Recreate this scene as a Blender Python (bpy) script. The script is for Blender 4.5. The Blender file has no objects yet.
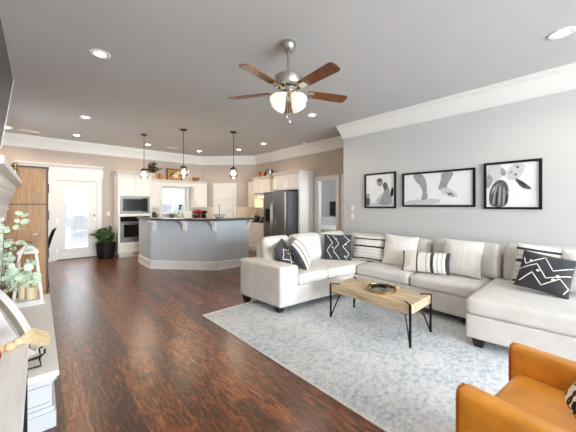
import bpy, bmesh, math, random
from mathutils import Matrix, Vector
random.seed(7)
PI = math.pi
SC = bpy.context.scene
COL = SC.collection

# ------------------------------------------------------------------ camera, sky, lights, exposure
cd = bpy.data.cameras.new('camera')
cd.sensor_width = 36.0
cd.lens = 36.0 * 277.0 / 576.0
cd.shift_y = -11.0 / 576.0
cd.clip_start = 0.02
cam = bpy.data.objects.new('camera', cd)
cam.location = (0, 0, 1.4)
cam.rotation_euler = (PI / 2, 0, -math.atan(249 / 277.0))
COL.objects.link(cam)
SC.camera = cam

w = bpy.data.worlds.new('sky')
SC.world = w
w.use_nodes = True
w.node_tree.nodes['Background'].inputs[0].default_value = (0.90, 0.95, 1.0, 1)
w.node_tree.nodes['Background'].inputs[1].default_value = 3.0

def area(name, loc, rot, sx, sy, power, col=(1, 1, 1)):
    l = bpy.data.lights.new(name, 'AREA')
    l.shape = 'RECTANGLE'; l.size = sx; l.size_y = sy; l.energy = power; l.color = col
    o = bpy.data.objects.new(name, l)
    o.location = loc; o.rotation_euler = rot
    COL.objects.link(o)
    return o
# daylight outside the living-room windows behind the camera and the dining windows in the left wall
DAY = (0.86, 0.945, 1.0)
for wx in (0.35, 1.95, 3.55):
    area('window_daylight', (wx, -5.75, 1.6), (PI / 2, 0, 0), 1.3, 2.1, 420, DAY)
area('window_daylight', (-1.15, 7.0, 1.6), (0, -PI / 2, 0), 1.9, 1.1, 6, DAY)
sl = bpy.data.lights.new('sun', 'SUN'); sl.energy = 4.0; sl.angle = math.radians(1.0)
sun = bpy.data.objects.new('sun', sl)
sun.rotation_euler = Vector((-.45, .25, -.86)).to_track_quat('-Z', 'Y').to_euler()
COL.objects.link(sun)

SC.view_settings.view_transform = 'Standard'
SC.view_settings.look = 'None'
SC.view_settings.gamma = 1.0
SC.view_settings.use_curve_mapping = False
SC.view_settings.exposure = 0.22
WARM = (1.0, 0.78, 0.56)

# ------------------------------------------------------------------ materials
def srgb(h):
    h = h.lstrip('#')
    out = []
    for i in (0, 2, 4):
        v = int(h[i:i + 2], 16) / 255.0
        out.append(v / 12.92 if v <= 0.04045 else ((v + 0.055) / 1.055) ** 2.4)
    return (out[0], out[1], out[2], 1.0)

class NT:
    def __init__(s, name):
        s.m = bpy.data.materials.new(name); s.m.use_nodes = True
        s.t = s.m.node_tree; s.b = s.t.nodes['Principled BSDF']
    def n(s, typ, **kw):
        nd = s.t.nodes.new(typ)
        for k, v in kw.items():
            if k in nd.inputs: nd.inputs[k].default_value = v
            else: setattr(nd, k, v)
        return nd
    def l(s, a, b): s.t.links.new(a, b)
    def ramp(s, src, stops):
        r = s.n('ShaderNodeValToRGB')
        e = r.color_ramp.elements
        while len(e) < len(stops): e.new(0.5)
        for i, (p, c) in enumerate(stops):
            e[i].position = p; e[i].color = srgb(c) if isinstance(c, str) else c
        s.l(src, r.inputs[0])
        return r.outputs[0]
    def coords(s, scale=(1, 1, 1), rot=(0, 0, 0), kind='Object'):
        tc = s.n('ShaderNodeTexCoord'); mp = s.n('ShaderNodeMapping')
        mp.inputs['Scale'].default_value = scale; mp.inputs['Rotation'].default_value = rot
        s.l(tc.outputs[kind], mp.inputs[0])
        return mp.outputs[0]
    def noise(s, vec, scale, detail=4, rough=0.5):
        nd = s.n('ShaderNodeTexNoise', Scale=scale, Detail=detail, Roughness=rough)
        s.l(vec, nd.inputs['Vector'])
        return nd.outputs['Fac']
    def bump(s, h, strength=0.2, dist=0.01):
        b = s.n('ShaderNodeBump', Strength=strength, Distance=dist)
        s.l(h, b.inputs['Height']); s.l(b.outputs[0], s.b.inputs['Normal'])

def flat(name, col, rough=0.5, metal=0.0, var=0.06, nscale=6, bump=0.0, bscale=120, coat=0.0, spec=0.5):
    """procedural paint / plastic / metal: base colour with a gentle noise variation"""
    q = NT(name)
    v = q.coords()
    c = srgb(col)
    f = q.noise(v, nscale, 5)
    lo = tuple(x * (1 - var) for x in c[:3]) + (1,)
    hi = tuple(min(1, x * (1 + var)) for x in c[:3]) + (1,)
    q.l(q.ramp(f, [(0.3, lo), (0.7, hi)]), q.b.inputs['Base Color'])
    q.b.inputs['Roughness'].default_value = rough
    q.b.inputs['Metallic'].default_value = metal
    q.b.inputs['Specular IOR Level'].default_value = spec
    if coat: q.b.inputs['Coat Weight'].default_value = coat
    if bump: q.bump(q.noise(v, bscale, 3), bump, 0.004)
    return q.m

def emit(name, col, strength, base='#ffffff'):
    q = NT(name)
    q.b.inputs['Base Color'].default_value = srgb(base)
    q.b.inputs['Emission Color'].default_value = col if len(col) == 4 else tuple(col) + (1,)
    q.b.inputs['Emission Strength'].default_value = strength
    return q.m

def pane_glass(name, tint=(1, 1, 1, 1), refl=0.08):
    q = NT(name)
    tr = q.n('ShaderNodeBsdfTransparent'); tr.inputs[0].default_value = tint
    gl = q.n('ShaderNodeBsdfGlossy'); gl.inputs['Roughness'].default_value = 0.02
    lw = q.n('ShaderNodeLayerWeight', Blend=0.25)
    mu = q.n('ShaderNodeMath', operation='MULTIPLY_ADD'); mu.inputs[1].default_value = 0.6; mu.inputs[2].default_value = refl
    q.l(lw.outputs['Facing'], mu.inputs[0])
    mx = q.n('ShaderNodeMixShader')
    q.l(mu.outputs[0], mx.inputs[0]); q.l(tr.outputs[0], mx.inputs[1]); q.l(gl.outputs[0], mx.inputs[2])
    q.l(mx.outputs[0], q.t.nodes['Material Output'].inputs[0])
    return q.m

def wood(name, lo, mid, hi, scale=(14, 1.2, 14), rough=0.45, rot=(0, 0, 0), bump=0.08):
    q = NT(name)
    v = q.coords(scale, rot)
    f = q.noise(v, 2.2, 8, 0.62)
    f2 = q.noise(q.coords((scale[0] * 5, scale[1] * 2, scale[2] * 5), rot), 3, 4, 0.6)
    mx = q.n('ShaderNodeMath', operation='MULTIPLY_ADD'); mx.inputs[1].default_value = 0.3
    q.l(f2, mx.inputs[0])
    ad = q.n('ShaderNodeMath', operation='MULTIPLY'); ad.inputs[1].default_value = 0.7
    q.l(f, ad.inputs[0]); q.l(ad.outputs[0], mx.inputs[2])
    q.l(q.ramp(mx.outputs[0], [(0.3, lo), (0.5, mid), (0.7, hi)]), q.b.inputs['Base Color'])
    q.b.inputs['Roughness'].default_value = rough
    if bump: q.bump(mx.outputs[0], bump, 0.004)
    return q.m

def fabric(name, lo, hi, weave=260, mottle=9, rough=0.92, bump=0.35):
    q = NT(name)
    v = q.coords()
    a = q.noise(v, weave, 2, 0.7); b = q.noise(v, mottle, 4)
    mx = q.n('ShaderNodeMath', operation='MULTIPLY_ADD'); mx.inputs[1].default_value = 0.65
    ml = q.n('ShaderNodeMath', operation='MULTIPLY'); ml.inputs[1].default_value = 0.35
    q.l(b, ml.inputs[0]); q.l(a, mx.inputs[0]); q.l(ml.outputs[0], mx.inputs[2])
    q.l(q.ramp(mx.outputs[0], [(0.34, lo), (0.66, hi)]), q.b.inputs['Base Color'])
    q.b.inputs['Roughness'].default_value = rough
    q.b.inputs['Specular IOR Level'].default_value = 0.2
    q.b.inputs['Sheen Weight'].default_value = 0.15
    q.bump(mx.outputs[0], bump, 0.004)
    return q.m

def floor_material():
    q = NT('dark_hand_scraped_planks')
    v = q.coords((1, 1, 1), (0, 0, PI / 2))
    br = q.n('ShaderNodeTexBrick', offset=0.37, offset_frequency=2, squash=1.0)
    br.inputs['Scale'].default_value = 1.0
    br.inputs['Brick Width'].default_value = 1.25
    br.inputs['Row Height'].default_value = 0.127
    br.inputs['Mortar Size'].default_value = 0.0016
    br.inputs['Mortar Smooth'].default_value = 0.4
    br.inputs['Color1'].default_value = (0.0, 0.0, 0.0, 1)
    br.inputs['Color2'].default_value = (1, 1, 1, 1)
    br.inputs['Mortar'].default_value = (0.5, 0.5, 0.5, 1)
    q.l(v, br.inputs['Vector'])
    g = q.n('ShaderNodeTexNoise', Scale=2.0, Detail=9, Roughness=0.68, Distortion=0.9)
    q.l(q.coords((20, 3.4, 1)), g.inputs['Vector'])
    fine = q.noise(q.coords((70, 5, 1)), 2.0, 4, 0.6)
    m1 = q.n('ShaderNodeMath', operation='MULTIPLY_ADD'); m1.inputs[1].default_value = 0.62
    m2 = q.n('ShaderNodeMath', operation='MULTIPLY_ADD'); m2.inputs[1].default_value = 0.24
    m3 = q.n('ShaderNodeMath', operation='MULTIPLY'); m3.inputs[1].default_value = 0.11
    q.l(br.outputs['Color'], m3.inputs[0])
    q.l(fine, m2.inputs[0]); q.l(m3.outputs[0], m2.inputs[2])
    q.l(g.outputs['Fac'], m1.inputs[0]); q.l(m2.outputs[0], m1.inputs[2])
    col = q.ramp(m1.outputs[0], [(0.35, '#1d0f0a'), (0.45, '#4a2512'), (0.53, '#7d431e'), (0.66, '#b67640')])
    mx = q.n('ShaderNodeMix', data_type='RGBA')
    q.l(br.outputs['Fac'], mx.inputs[0]); q.l(col, mx.inputs[6]); mx.inputs[7].default_value = srgb('#1c0d08')
    q.l(mx.outputs[2], q.b.inputs['Base Color'])
    q.b.inputs['Roughness'].default_value = 0.31
    q.b.inputs['Specular IOR Level'].default_value = 0.55
    q.b.inputs['Coat Weight'].default_value = 0.55
    q.b.inputs['Coat Roughness'].default_value = 0.24
    rip = q.noise(q.coords((4, 26, 1)), 1.6, 3, 0.5)
    sm = q.n('ShaderNodeMath', operation='MULTIPLY_ADD'); sm.inputs[1].default_value = -0.8
    q.l(br.outputs['Fac'], sm.inputs[0]); q.l(rip, sm.inputs[2])
    q.bump(sm.outputs[0], 0.42, 0.006)
    q.l(q.b.inputs['Normal'].links[0].from_socket, q.b.inputs['Coat Normal'])
    return q.m

def rug_material():
    q = NT('distressed_blue_grey_rug')
    v = q.coords()
    big = q.noise(v, 1.6, 5, 0.6)
    mid = q.noise(q.coords((1, 1.6, 1)), 22, 6, 0.75)
    fine = q.noise(q.coords((1, 2.2, 1)), 85, 4, 0.8)
    vo = q.n('ShaderNodeTexVoronoi', feature='F1', Scale=3.0); q.l(v, vo.inputs['Vector'])
    rings = q.n('ShaderNodeMath', operation='SINE')
    rm = q.n('ShaderNodeMath', operation='MULTIPLY'); rm.inputs[1].default_value = 30
    q.l(vo.outputs['Distance'], rm.inputs[0]); q.l(rm.outputs[0], rings.inputs[0])
    a = q.n('ShaderNodeMath', operation='MULTIPLY_ADD'); a.inputs[1].default_value = 0.40
    b = q.n('ShaderNodeMath', operation='MULTIPLY_ADD'); b.inputs[1].default_value = 0.50
    c = q.n('ShaderNodeMath', operation='MULTIPLY_ADD'); c.inputs[1].default_value = 0.012
    d = q.n('ShaderNodeMath', operation='MULTIPLY'); d.inputs[1].default_value = 0.16
    q.l(big, d.inputs[0]); q.l(rings.outputs[0], c.inputs[0]); q.l(d.outputs[0], c.inputs[2])
    q.l(fine, b.inputs[0]); q.l(c.outputs[0], b.inputs[2])
    q.l(mid, a.inputs[0]); q.l(b.outputs[0], a.inputs[2])
    q.l(q.ramp(a.outputs[0], [(0.41, '#7f93a9'), (0.475, '#aab7c4'), (0.525, '#d0d6db'), (0.60, '#e4e5e5')]), q.b.inputs['Base Color'])
    q.b.inputs['Roughness'].default_value = 0.95
    q.b.inputs['Specular IOR Level'].default_value = 0.1
    q.bump(fine, 0.5, 0.006)
    return q.m

def steel_material(name, col, rough=0.28):
    q = NT(name)
    f = q.noise(q.coords((90, 90, 1.5)), 3, 3)
    c = srgb(col)
    q.l(q.ramp(f, [(0.3, tuple(x * 0.92 for x in c[:3]) + (1,)), (0.7, tuple(min(1, x * 1.06) for x in c[:3]) + (1,))]), q.b.inputs['Base Color'])
    q.b.inputs['Metallic'].default_value = 1.0
    q.b.inputs['Roughness'].default_value = rough
    return q.m

def leopard_material():
    q = NT('leopard_print')
    v = q.coords((1, 1, 1))
    vo = q.n('ShaderNodeTexVoronoi', feature='F1', Scale=20.0); q.l(v, vo.inputs['Vector'])
    n = q.noise(v, 26, 3, 0.6)
    m = q.n('ShaderNodeMath', operation='MULTIPLY_ADD'); m.inputs[1].default_value = 0.7
    q.l(n, m.inputs[0]); q.l(vo.outputs['Distance'], m.inputs[2])
    q.l(q.ramp(m.outputs[0], [(0.48, '#b08a58'), (0.53, '#14100d'), (0.83, '#17120f'), (0.87, '#f0e6d4')]), q.b.inputs['Base Color'])
    q.b.inputs['Roughness'].default_value = 0.9
    return q.m

M = {}
M['wall'] = flat('greige_wall_paint', '#c8c8c7', 0.85, var=0.012, nscale=2)
M['wall_kitchen'] = flat('warm_lit_wall_paint', '#c4b8ae', 0.85, var=0.012, nscale=2)  # living-room wall paint with the warm lamp tint put into its colour
M['ceiling'] = flat('grey_ceiling_paint', '#c9c9c9', 0.9, var=0.015, nscale=2)
M['hearth'] = flat('grey_white_hearth_paint', '#c6c9cd', 0.45, var=0.01)
M['trim'] = flat('white_trim_paint', '#e9e8e5', 0.45, var=0.01)
M['cab'] = flat('white_cabinet_paint', '#ece7e1', 0.4, var=0.01)
M['island'] = flat('blue_grey_island_paint', '#c0c5cb', 0.6, var=0.015)
M['floor'] = floor_material()
M['rug'] = rug_material()
M['rug_edge'] = fabric('cream_rug_binding', '#e2e1de', '#f4f3f0')
M['sofa'] = fabric('oatmeal_sofa_fabric', '#c5c1bc', '#dcd9d5', 220, 7)
M['dark_leg'] = flat('espresso_wood', '#2a1d18', 0.4)
M['black'] = flat('black_metal', '#101010', 0.5, spec=0.3)
M['black_gloss'] = flat('black_glass', '#08080a', 0.12, spec=0.25)
M['tv'] = flat('dark_screen', '#2b2b2d', 0.35)
M['tv_rim'] = flat('silver_rim', '#d0d0d0', 0.3, 0.6)
M['rod'] = steel_material('dark_bronze', '#5a4c42', 0.4)
M['nickel'] = steel_material('brushed_nickel', '#b9b4ac', 0.3)
M['steel'] = steel_material('stainless_steel', '#858483', 0.27)
M['steel_panel'] = steel_material('satin_steel', '#6c6b6a', 0.42)
M['steel_dark'] = flat('slate_grey_side', '#55565a', 0.5, 0.2)
M['mirror'] = flat('smoky_mirror', '#7c8080', 0.12, 0.9)
M['gold'] = steel_material('antique_gold', '#b39a6c', 0.3)
M['copper'] = steel_material('copper', '#a86a3f', 0.3)
M['granite'] = flat('dark_granite', '#3d4444', 0.25, var=0.6, nscale=60)
M['tile'] = flat('cream_tile', '#e3d8c8', 0.35, var=0.05, nscale=9)
M['oak'] = wood('golden_oak', '#74502a', '#a3743f', '#bd8a4e', (9, 9, 0.9))
M['oak_dark'] = flat('dark_oak_edge', '#4a3018', 0.5)
M['table_wood'] = wood('pale_acacia', '#7b6653', '#c4ad8e', '#dac9ae', (13, 1.6, 13), 0.5)
M['white_wash'] = wood('whitewashed_wood', '#dddad5', '#eceae6', '#f6f5f2', (9, 1.0, 9), 0.6)
M['blade'] = wood('cherry_fan_blade', '#46240d', '#744014', '#92581f', (1.2, 12, 12), 0.35)
M['leather'] = flat('cognac_leather', '#efa035', 0.36, var=0.13, nscale=9, bump=0.12, bscale=260, coat=0.05)
M['leather_seam'] = flat('cognac_leather_piping', '#b3640f', 0.4, var=0.08)
M['leaf'] = flat('green_leaf', '#3d5a2a', 0.5, var=0.35, nscale=14)
M['leaf_euc'] = flat('pale_eucalyptus_leaf', '#c2d4ba', 0.55, var=0.3, nscale=12)
M['leaf_dark'] = flat('dusty_green_leaf', '#46523f', 0.6, var=0.3, nscale=20)
M['stem'] = flat('brown_stem', '#7a6244', 0.7)
M['wax'] = flat('ivory_wax', '#e2d3b0', 0.5, var=0.04)
M['lantern'] = flat('distressed_white_wood', '#e4e1dc', 0.6, var=0.07, nscale=30)
M['glass'] = pane_glass('clear_glass')
M['globe'] = pane_glass('clear_pendant_glass', (0.97, 0.97, 0.97, 1), 0.12)
M['bulb'] = emit('warm_bulb', (1.0, 0.85, 0.66), 5)
M['down_lens'] = emit('downlight_lens', (1.0, 0.74, 0.44), 16)
M['shade'] = emit('lit_frosted_glass', (1.0, 0.90, 0.72), 0.42, '#f4ead8')
M['pw'] = fabric('white_linen', '#d9d6d0', '#f0ede8', 200, 12)
M['pgrey'] = fabric('charcoal_cloth', '#2c2d31', '#4a4b50', 200, 12)
M['pyarn'] = fabric('cream_yarn', '#e6e2d8', '#f7f3ea', 300, 20)
M['pstripe'] = fabric('dark_stripe_yarn', '#2e2d33', '#4b4a50', 300, 20)
M['prib'] = fabric('pale_rib', '#cfcbc4', '#e2ded8', 200, 12)
M['pmid'] = fabric('grey_tuft', '#aca79f', '#cfcac2', 300, 30)
M['fur'] = fabric('white_shag', '#d5d5d4', '#f2f1ef', 70, 30, bump=0.9)
M['leopard'] = leopard_material()
M['jute'] = wood('jute_fibre', '#b59a72', '#d3bd97', '#e6d5b5', (60, 60, 60), 0.9)
M['bead'] = flat('natural_wood_bead', '#d9b48c', 0.5)
M['red'] = flat('dark_red_gloss', '#a3321f', 0.35)
M['red_gloss'] = flat('crimson_enamel', '#8a1626', 0.2)
M['taupe'] = flat('taupe_lip_shade', '#877b6c', 0.7, var=0.12, nscale=18)  # shade inside the tray's lip, put into the inner wall's colour
M['galv'] = flat('weathered_grey_board', '#c3c3c0', 0.7, var=0.1, nscale=14)
M['paper'] = flat('white_print', '#e9e9ea', 0.5, var=0.03, nscale=8)
M['g1'] = flat('print_light_grey', '#c9c9cc', 0.6, var=0.08, nscale=30)
M['g2'] = flat('print_mid_grey', '#9a9a9e', 0.6, var=0.15, nscale=30)
M['g3'] = flat('print_dark_grey', '#56565a', 0.6, var=0.25, nscale=40)
M['g4'] = flat('print_black', '#1f1f22', 0.6, var=0.2, nscale=40)
M['outside_wall'] = flat('pale_fence_boards', '#90959b', 0.8, var=0.08, nscale=3)
M['patio'] = flat('pale_concrete', '#dcdcda', 0.9)
M['art_a'] = flat('print_orange_brown', '#b08046', 0.6, var=0.3, nscale=30)
M['art_b'] = flat('print_cream', '#e2cfae', 0.6, var=0.2, nscale=40)
M['dresser'] = flat('white_dresser_paint', '#dcdad8', 0.5)
M['bedding'] = fabric('pale_bedding', '#cfcbc6', '#e6e3df', 150, 6)
M['bed_wall'] = flat('grey_bedroom_paint', '#a8a6a6', 0.85, var=0.012, nscale=2)

# ------------------------------------------------------------------ mesh helpers
W = {}                                                # world matrix of every object that has children
class MB:
    def __init__(s): s.bm = bmesh.new()
    def _mi(s, faces, mi):
        for f in faces: f.material_index = mi
    def box(s, x0, x1, y0, y1, z0, z1, mi=0, bev=0.0, seg=2, m=None):
        r = bmesh.ops.create_cube(s.bm, size=1.0)
        vs = r['verts']
        for v in vs:
            v.co = Vector((x0 + (v.co.x + .5) * (x1 - x0), y0 + (v.co.y + .5) * (y1 - y0), z0 + (v.co.z + .5) * (z1 - z0)))
        if m is not None:
            for v in vs: v.co = m @ v.co
        fs = list({f for v in vs for f in v.link_faces})
        s._mi(fs, mi)
        if bev:
            es = list({e for v in vs for e in v.link_edges})
            b = bmesh.ops.bevel(s.bm, geom=es, offset=bev, segments=seg, profile=0.5, affect='EDGES')
            s._mi(b['faces'], mi)
        return s
    def lathe(s, prof, c=(0, 0, 0), n=24, mi=0, m=None):
        rings = []
        for r, z in prof:
            if r < 1e-6: rings.append([s.bm.verts.new((c[0], c[1], c[2] + z))])
            else: rings.append([s.bm.verts.new((c[0] + r * math.cos(2 * PI * i / n), c[1] + r * math.sin(2 * PI * i / n), c[2] + z)) for i in range(n)])
        if m is not None:
            for R in rings:
                for v in R: v.co = m @ v.co
        for a, b in zip(rings, rings[1:]):
            for i in range(n):
                j = (i + 1) % n
                if len(a) == 1 and len(b) == 1: continue
                if len(a) == 1: f = s.bm.faces.new((a[0], b[j], b[i]))
                elif len(b) == 1: f = s.bm.faces.new((a[i], a[j], b[0]))
                else: f = s.bm.faces.new((a[i], a[j], b[j], b[i]))
                f.material_index = mi
        return s
    def tube(s, pts, r, n=8, mi=0, cap=True, closed=False):
        pts = [Vector(p) for p in pts]
        rs = r if isinstance(r, (list, tuple)) else [r] * len(pts)
        rings = []
        up = None
        N = len(pts)
        for i, p in enumerate(pts):
            if closed: t = pts[(i + 1) % N] - pts[i - 1]
            else: t = pts[min(i + 1, N - 1)] - pts[max(i - 1, 0)]
            if t.length < 1e-9: t = Vector((0, 0, 1))
            t.normalize()
            if up is None: up = Vector((0, 0, 1)) if abs(t.z) < 0.9 else Vector((1, 0, 0))
            a = t.cross(up)
            if a.length < 1e-6: a = t.orthogonal()
            a.normalize(); b = a.cross(t); up = b
            rings.append([s.bm.verts.new(p + rs[i] * (a * math.cos(2 * PI * k / n) + b * math.sin(2 * PI * k / n))) for k in range(n)])
        pr = list(zip(rings, rings[1:]))
        if closed: pr.append((rings[-1], rings[0]))
        for A, B in pr:
            for k in range(n):
                f = s.bm.faces.new((A[k], A[(k + 1) % n], B[(k + 1) % n], B[k])); f.material_index = mi
        if cap and not closed:
            for R in (rings[0], rings[-1]):
                f = s.bm.faces.new(R); f.material_index = mi
        return s
    def ball(s, c, r, mi=0, n=12, sc=(1, 1, 1)):
        q = bmesh.ops.create_uvsphere(s.bm, u_segments=n, v_segments=max(6, n // 2 + 2), radius=r)
        for v in q['verts']: v.co = Vector((c[0] + v.co.x * sc[0], c[1] + v.co.y * sc[1], c[2] + v.co.z * sc[2]))
        s._mi({f for v in q['verts'] for f in v.link_faces}, mi)
        return s
    def poly(s, pts, mi=0):
        f = s.bm.faces.new([s.bm.verts.new(p) for p in pts]); f.material_index = mi
        return s
    def prism(s, pts, d, mi=0):
        """closed polygon of 3-D points extruded by vector d"""
        d = Vector(d)
        a = [s.bm.verts.new(p) for p in pts]; b = [s.bm.verts.new(Vector(p) + d) for p in pts]
        fs = [s.bm.faces.new(a), s.bm.faces.new(b[::-1])]
        n = len(a)
        for i in range(n): fs.append(s.bm.faces.new((a[i], b[i], b[(i + 1) % n], a[(i + 1) % n])))
        s._mi(fs, mi)
        return s
    def sweep(s, path, prof, closed=False, mi=0):
        """profile (offset to the right of travel, z) swept along a 2-D path with mitred corners"""
        n = len(path)
        P = [Vector((p[0], p[1])) for p in path]
        rings = []
        for i in range(n):
            d0 = (P[i] - P[i - 1]).normalized() if (i > 0 or closed) else None
            d1 = (P[(i + 1) % n] - P[i]).normalized() if (i < n - 1 or closed) else None
            if d0 is None: d0 = d1
            if d1 is None: d1 = d0
            n0 = Vector((d0.y, -d0.x)); n1 = Vector((d1.y, -d1.x))
            m = n0 + n1; m = m / m.dot(n0) if abs(m.dot(n0)) > 1e-6 else n0
            rings.append([s.bm.verts.new((P[i].x + m.x * o, P[i].y + m.y * o, z)) for o, z in prof])
        k = len(prof)
        for i in range(n if closed else n - 1):
            A, B = rings[i], rings[(i + 1) % n]
            for j in range(k):
                f = s.bm.faces.new((A[j], A[(j + 1) % k], B[(j + 1) % k], B[j])); f.material_index = mi
        if not closed:
            s.bm.faces.new(rings[0][::-1]).material_index = mi; s.bm.faces.new(rings[-1]).material_index = mi
        return s
    def soft(s, x0, x1, y0, y1, z0, z1, r=0.05, puff=(0, 0, 0), mi=0, n=10, m=None, warp=None):
        """rounded, slightly bulging cushion"""
        c = Vector(((x0 + x1) / 2, (y0 + y1) / 2, (z0 + z1) / 2)); hs = Vector(((x1 - x0) / 2, (y1 - y0) / 2, (z1 - z0) / 2))
        r = min(r, hs.x * .98, hs.y * .98, hs.z * .98)
        def axis(h):
            e = [-h, -h + r * .12, -h + r * .35, -h + r * .65, -h + r]
            mid = [-h + r + (2 * h - 2 * r) * i / n for i in range(1, n)]
            return e + mid + [-q for q in e[::-1]]
        ax = [axis(h) for h in hs]
        cache = {}
        def vert(p):
            key = tuple(round(q, 6) for q in p)
            if key in cache: return cache[key]
            inner = Vector([max(-hs[i] + r, min(hs[i] - r, p[i])) for i in range(3)])
            d = Vector(p) - inner
            q = inner + d.normalized() * r if d.length > 1e-9 else Vector(p)
            u = [p[i] / hs[i] for i in range(3)]
            g = lambda t: 1 - t * t
            q.x += puff[0] * u[0] * g(u[1]) * g(u[2]); q.y += puff[1] * u[1] * g(u[0]) * g(u[2]); q.z += puff[2] * u[2] * g(u[0]) * g(u[1])
            q += c
            if warp: q = warp(q)
            if m is not None: q = m @ q
            cache[key] = s.bm.verts.new(q)
            return cache[key]
        for k in range(3):
            a, b = (k + 1) % 3, (k + 2) % 3
            for sg in (-1, 1):
                for i in range(len(ax[a]) - 1):
                    for j in range(len(ax[b]) - 1):
                        q = []
                        for (ii, jj) in ((i, j), (i + 1, j), (i + 1, j + 1), (i, j + 1)):
                            p = [0, 0, 0]; p[k] = sg * hs[k]; p[a] = ax[a][ii]; p[b] = ax[b][jj]
                            q.append(vert(p))
                        if len(set(q)) == 4:
                            f = s.bm.faces.new(q if sg > 0 else q[::-1]); f.material_index = mi; f.smooth = True
        return s
    def build(s, name, mats, parent=None, smooth=False, world=True, angle=35):
        if parent is not None and world and parent in W:
            s.bm.transform(W[parent].inverted())
        bmesh.ops.recalc_face_normals(s.bm, faces=s.bm.faces)
        me = bpy.data.meshes.new(name)
        if smooth:
            for f in s.bm.faces: f.smooth = True
            ca = math.radians(angle)
            for e in s.bm.edges:
                if len(e.link_faces) == 2 and e.calc_face_angle(0) > ca: e.smooth = False
        s.bm.to_mesh(me); s.bm.free()
        for mt in (mats if isinstance(mats, (list, tuple)) else [mats]): me.materials.append(M[mt] if isinstance(mt, str) else mt)
        o = bpy.data.objects.new(name, me)
        COL.objects.link(o)
        if parent is not None:
            o.parent = parent
            W[o] = W.get(parent, Matrix())
        else: W[o] = Matrix()
        return o

def tag(o, label, cat, group=None, kind=None):
    o['label'] = label; o['category'] = cat
    if group: o['group'] = group
    if kind: o['kind'] = kind
    return o
def thing(name, label, cat, loc=(0, 0, 0), rz=0.0, group=None, rot=None):
    o = bpy.data.objects.new(name, None); COL.objects.link(o)
    o.empty_display_size = 0.1
    o.location = loc; o.rotation_euler = rot if rot else (0, 0, rz)
    from mathutils import Euler
    W[o] = Matrix.Translation(Vector(loc)) @ Euler(rot if rot else (0, 0, rz)).to_matrix().to_4x4()
    return tag(o, label, cat, group)
def dup(root, loc, rz=None, label=None):
    r = root.copy(); COL.objects.link(r); r.location = loc
    if rz is not None: r.rotation_euler = (0, 0, rz)
    if label: r['label'] = label
    for ch in list(root.children):
        c = ch.copy(); COL.objects.link(c); c.parent = r
        for g in list(ch.children):
            d = g.copy(); COL.objects.link(d); d.parent = c
    return r
def struct(name, mb, mat, parent=None, **kw):
    o = mb.build(name, mat, parent, **kw)
    if parent is None: o['kind'] = 'structure'
    return o
def point(name, parent, loc, power, col=WARM, r=0.05, spot=None):
    l = bpy.data.lights.new(name, 'SPOT' if spot else 'POINT')
    l.energy = power; l.color = col; l.shadow_soft_size = r
    if spot: l.spot_size = spot; l.spot_blend = 0.7
    o = bpy.data.objects.new(name, l); COL.objects.link(o); o.parent = parent; o.location = loc
    return o

# ------------------------------------------------------------------ the room
H = 3.05
XL, XR, XK, YB, YF, YJ = -0.75, 4.72, 5.45, 9.05, -5.3, 3.52
DA, DB = (4.19, YB), (XK, 7.66)                        # the corner pantry's diagonal wall

struct('floor', MB().box(XL - .15, 9.0, YF - .15, YB + .15, -0.1, 0.0), 'floor')
struct('ceiling', MB().box(XL - .15, 9.0, YF - .15, YB + .15, H, H + .1), 'ceiling')
m = MB()                                              # left wall with a dining window beyond the oak cupboard
lw = [(6.45, 7.55)]
for y0, y1 in ((YF - .12, 6.45), (7.55, YB + .12)): m.box(XL - .12, XL, y0, y1, 0, H)
for y0, y1 in lw: m.box(XL - .12, XL, y0, y1, 0, .6).box(XL - .12, XL, y0, y1, 2.55, H)
struct('wall_left', m, 'wall_kitchen')
for k, (a, b) in enumerate(lw):
    q = MB()
    for (y0, y1, z0, z1) in ((a - .07, a, .52, 2.63), (b, b + .07, .52, 2.63), (a, b, .52, .6), (a, b, 2.55, 2.63)): q.box(XL, XL + .022, y0, y1, z0, z1)
    wf = struct('window_%d' % (k + 5), q, 'trim')
    f = MB()
    for (y0, y1, z0, z1) in ((a, a + .05, .6, 2.55), (b - .05, b, .6, 2.55), (a + .05, b - .05, .6, .65), (a + .05, b - .05, 2.5, 2.55), (a + .05, b - .05, 1.55, 1.6)): f.box(XL - .08, XL - .03, y0, y1, z0, z1)
    f.build('window_frame', 'trim', wf)
    MB().box(XL - .06, XL - .055, a + .05, b - .05, .65, 2.5).build('pane', 'glass', wf)
# back wall with the patio door and the kitchen window
m = MB()
m.box(XL, 0.33, YB, YB + .12, 0, H).box(0.33, 1.18, YB, YB + .12, 2.03, H).box(1.18, 2.85, YB, YB + .12, 0, H)
m.box(2.85, 3.61, YB, YB + .12, 0, 1.12).box(2.85, 3.61, YB, YB + .12, 1.96, H).box(3.61, XK + .12, YB, YB + .12, 0, H)
struct('wall_back', m, 'wall_kitchen')
dv = Vector((DB[0] - DA[0], DB[1] - DA[1], 0)); DL = dv.length; dv.normalize()
dn = Vector((-dv.y, dv.x, 0))                            # out of the room
if dn.dot(Vector((1, 1, 0))) < 0: dn = -dn
def diag(s, o, z): return Vector((DA[0], DA[1], 0)) + dv * s + dn * o + Vector((0, 0, z))
m = MB()
m.prism([diag(0, 0, 0), diag(DL, 0, 0), diag(DL, .12, 0), diag(0, .12, 0)], (0, 0, H))
struct('wall_diagonal', m, 'wall_kitchen')
# right wall of the kitchen, with the bedroom doorway
m = MB()
m.box(XK, XK + .12, 4.89, YB, 0, H).box(XK, XK + .12, 4.26, 4.89, 2.04, H).box(XK, XK + .12, YJ - .12, 4.26, 0, H)
struct('wall_kitchen_right', m, 'wall_kitchen')
struct('wall_return', MB().box(XR, XK, YJ - .12, YJ, 0, H), 'wall')
struct('wall_right', MB().box(XR, XR + .12, YF - .12, YJ - .12, 0, H), 'wall')
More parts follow.
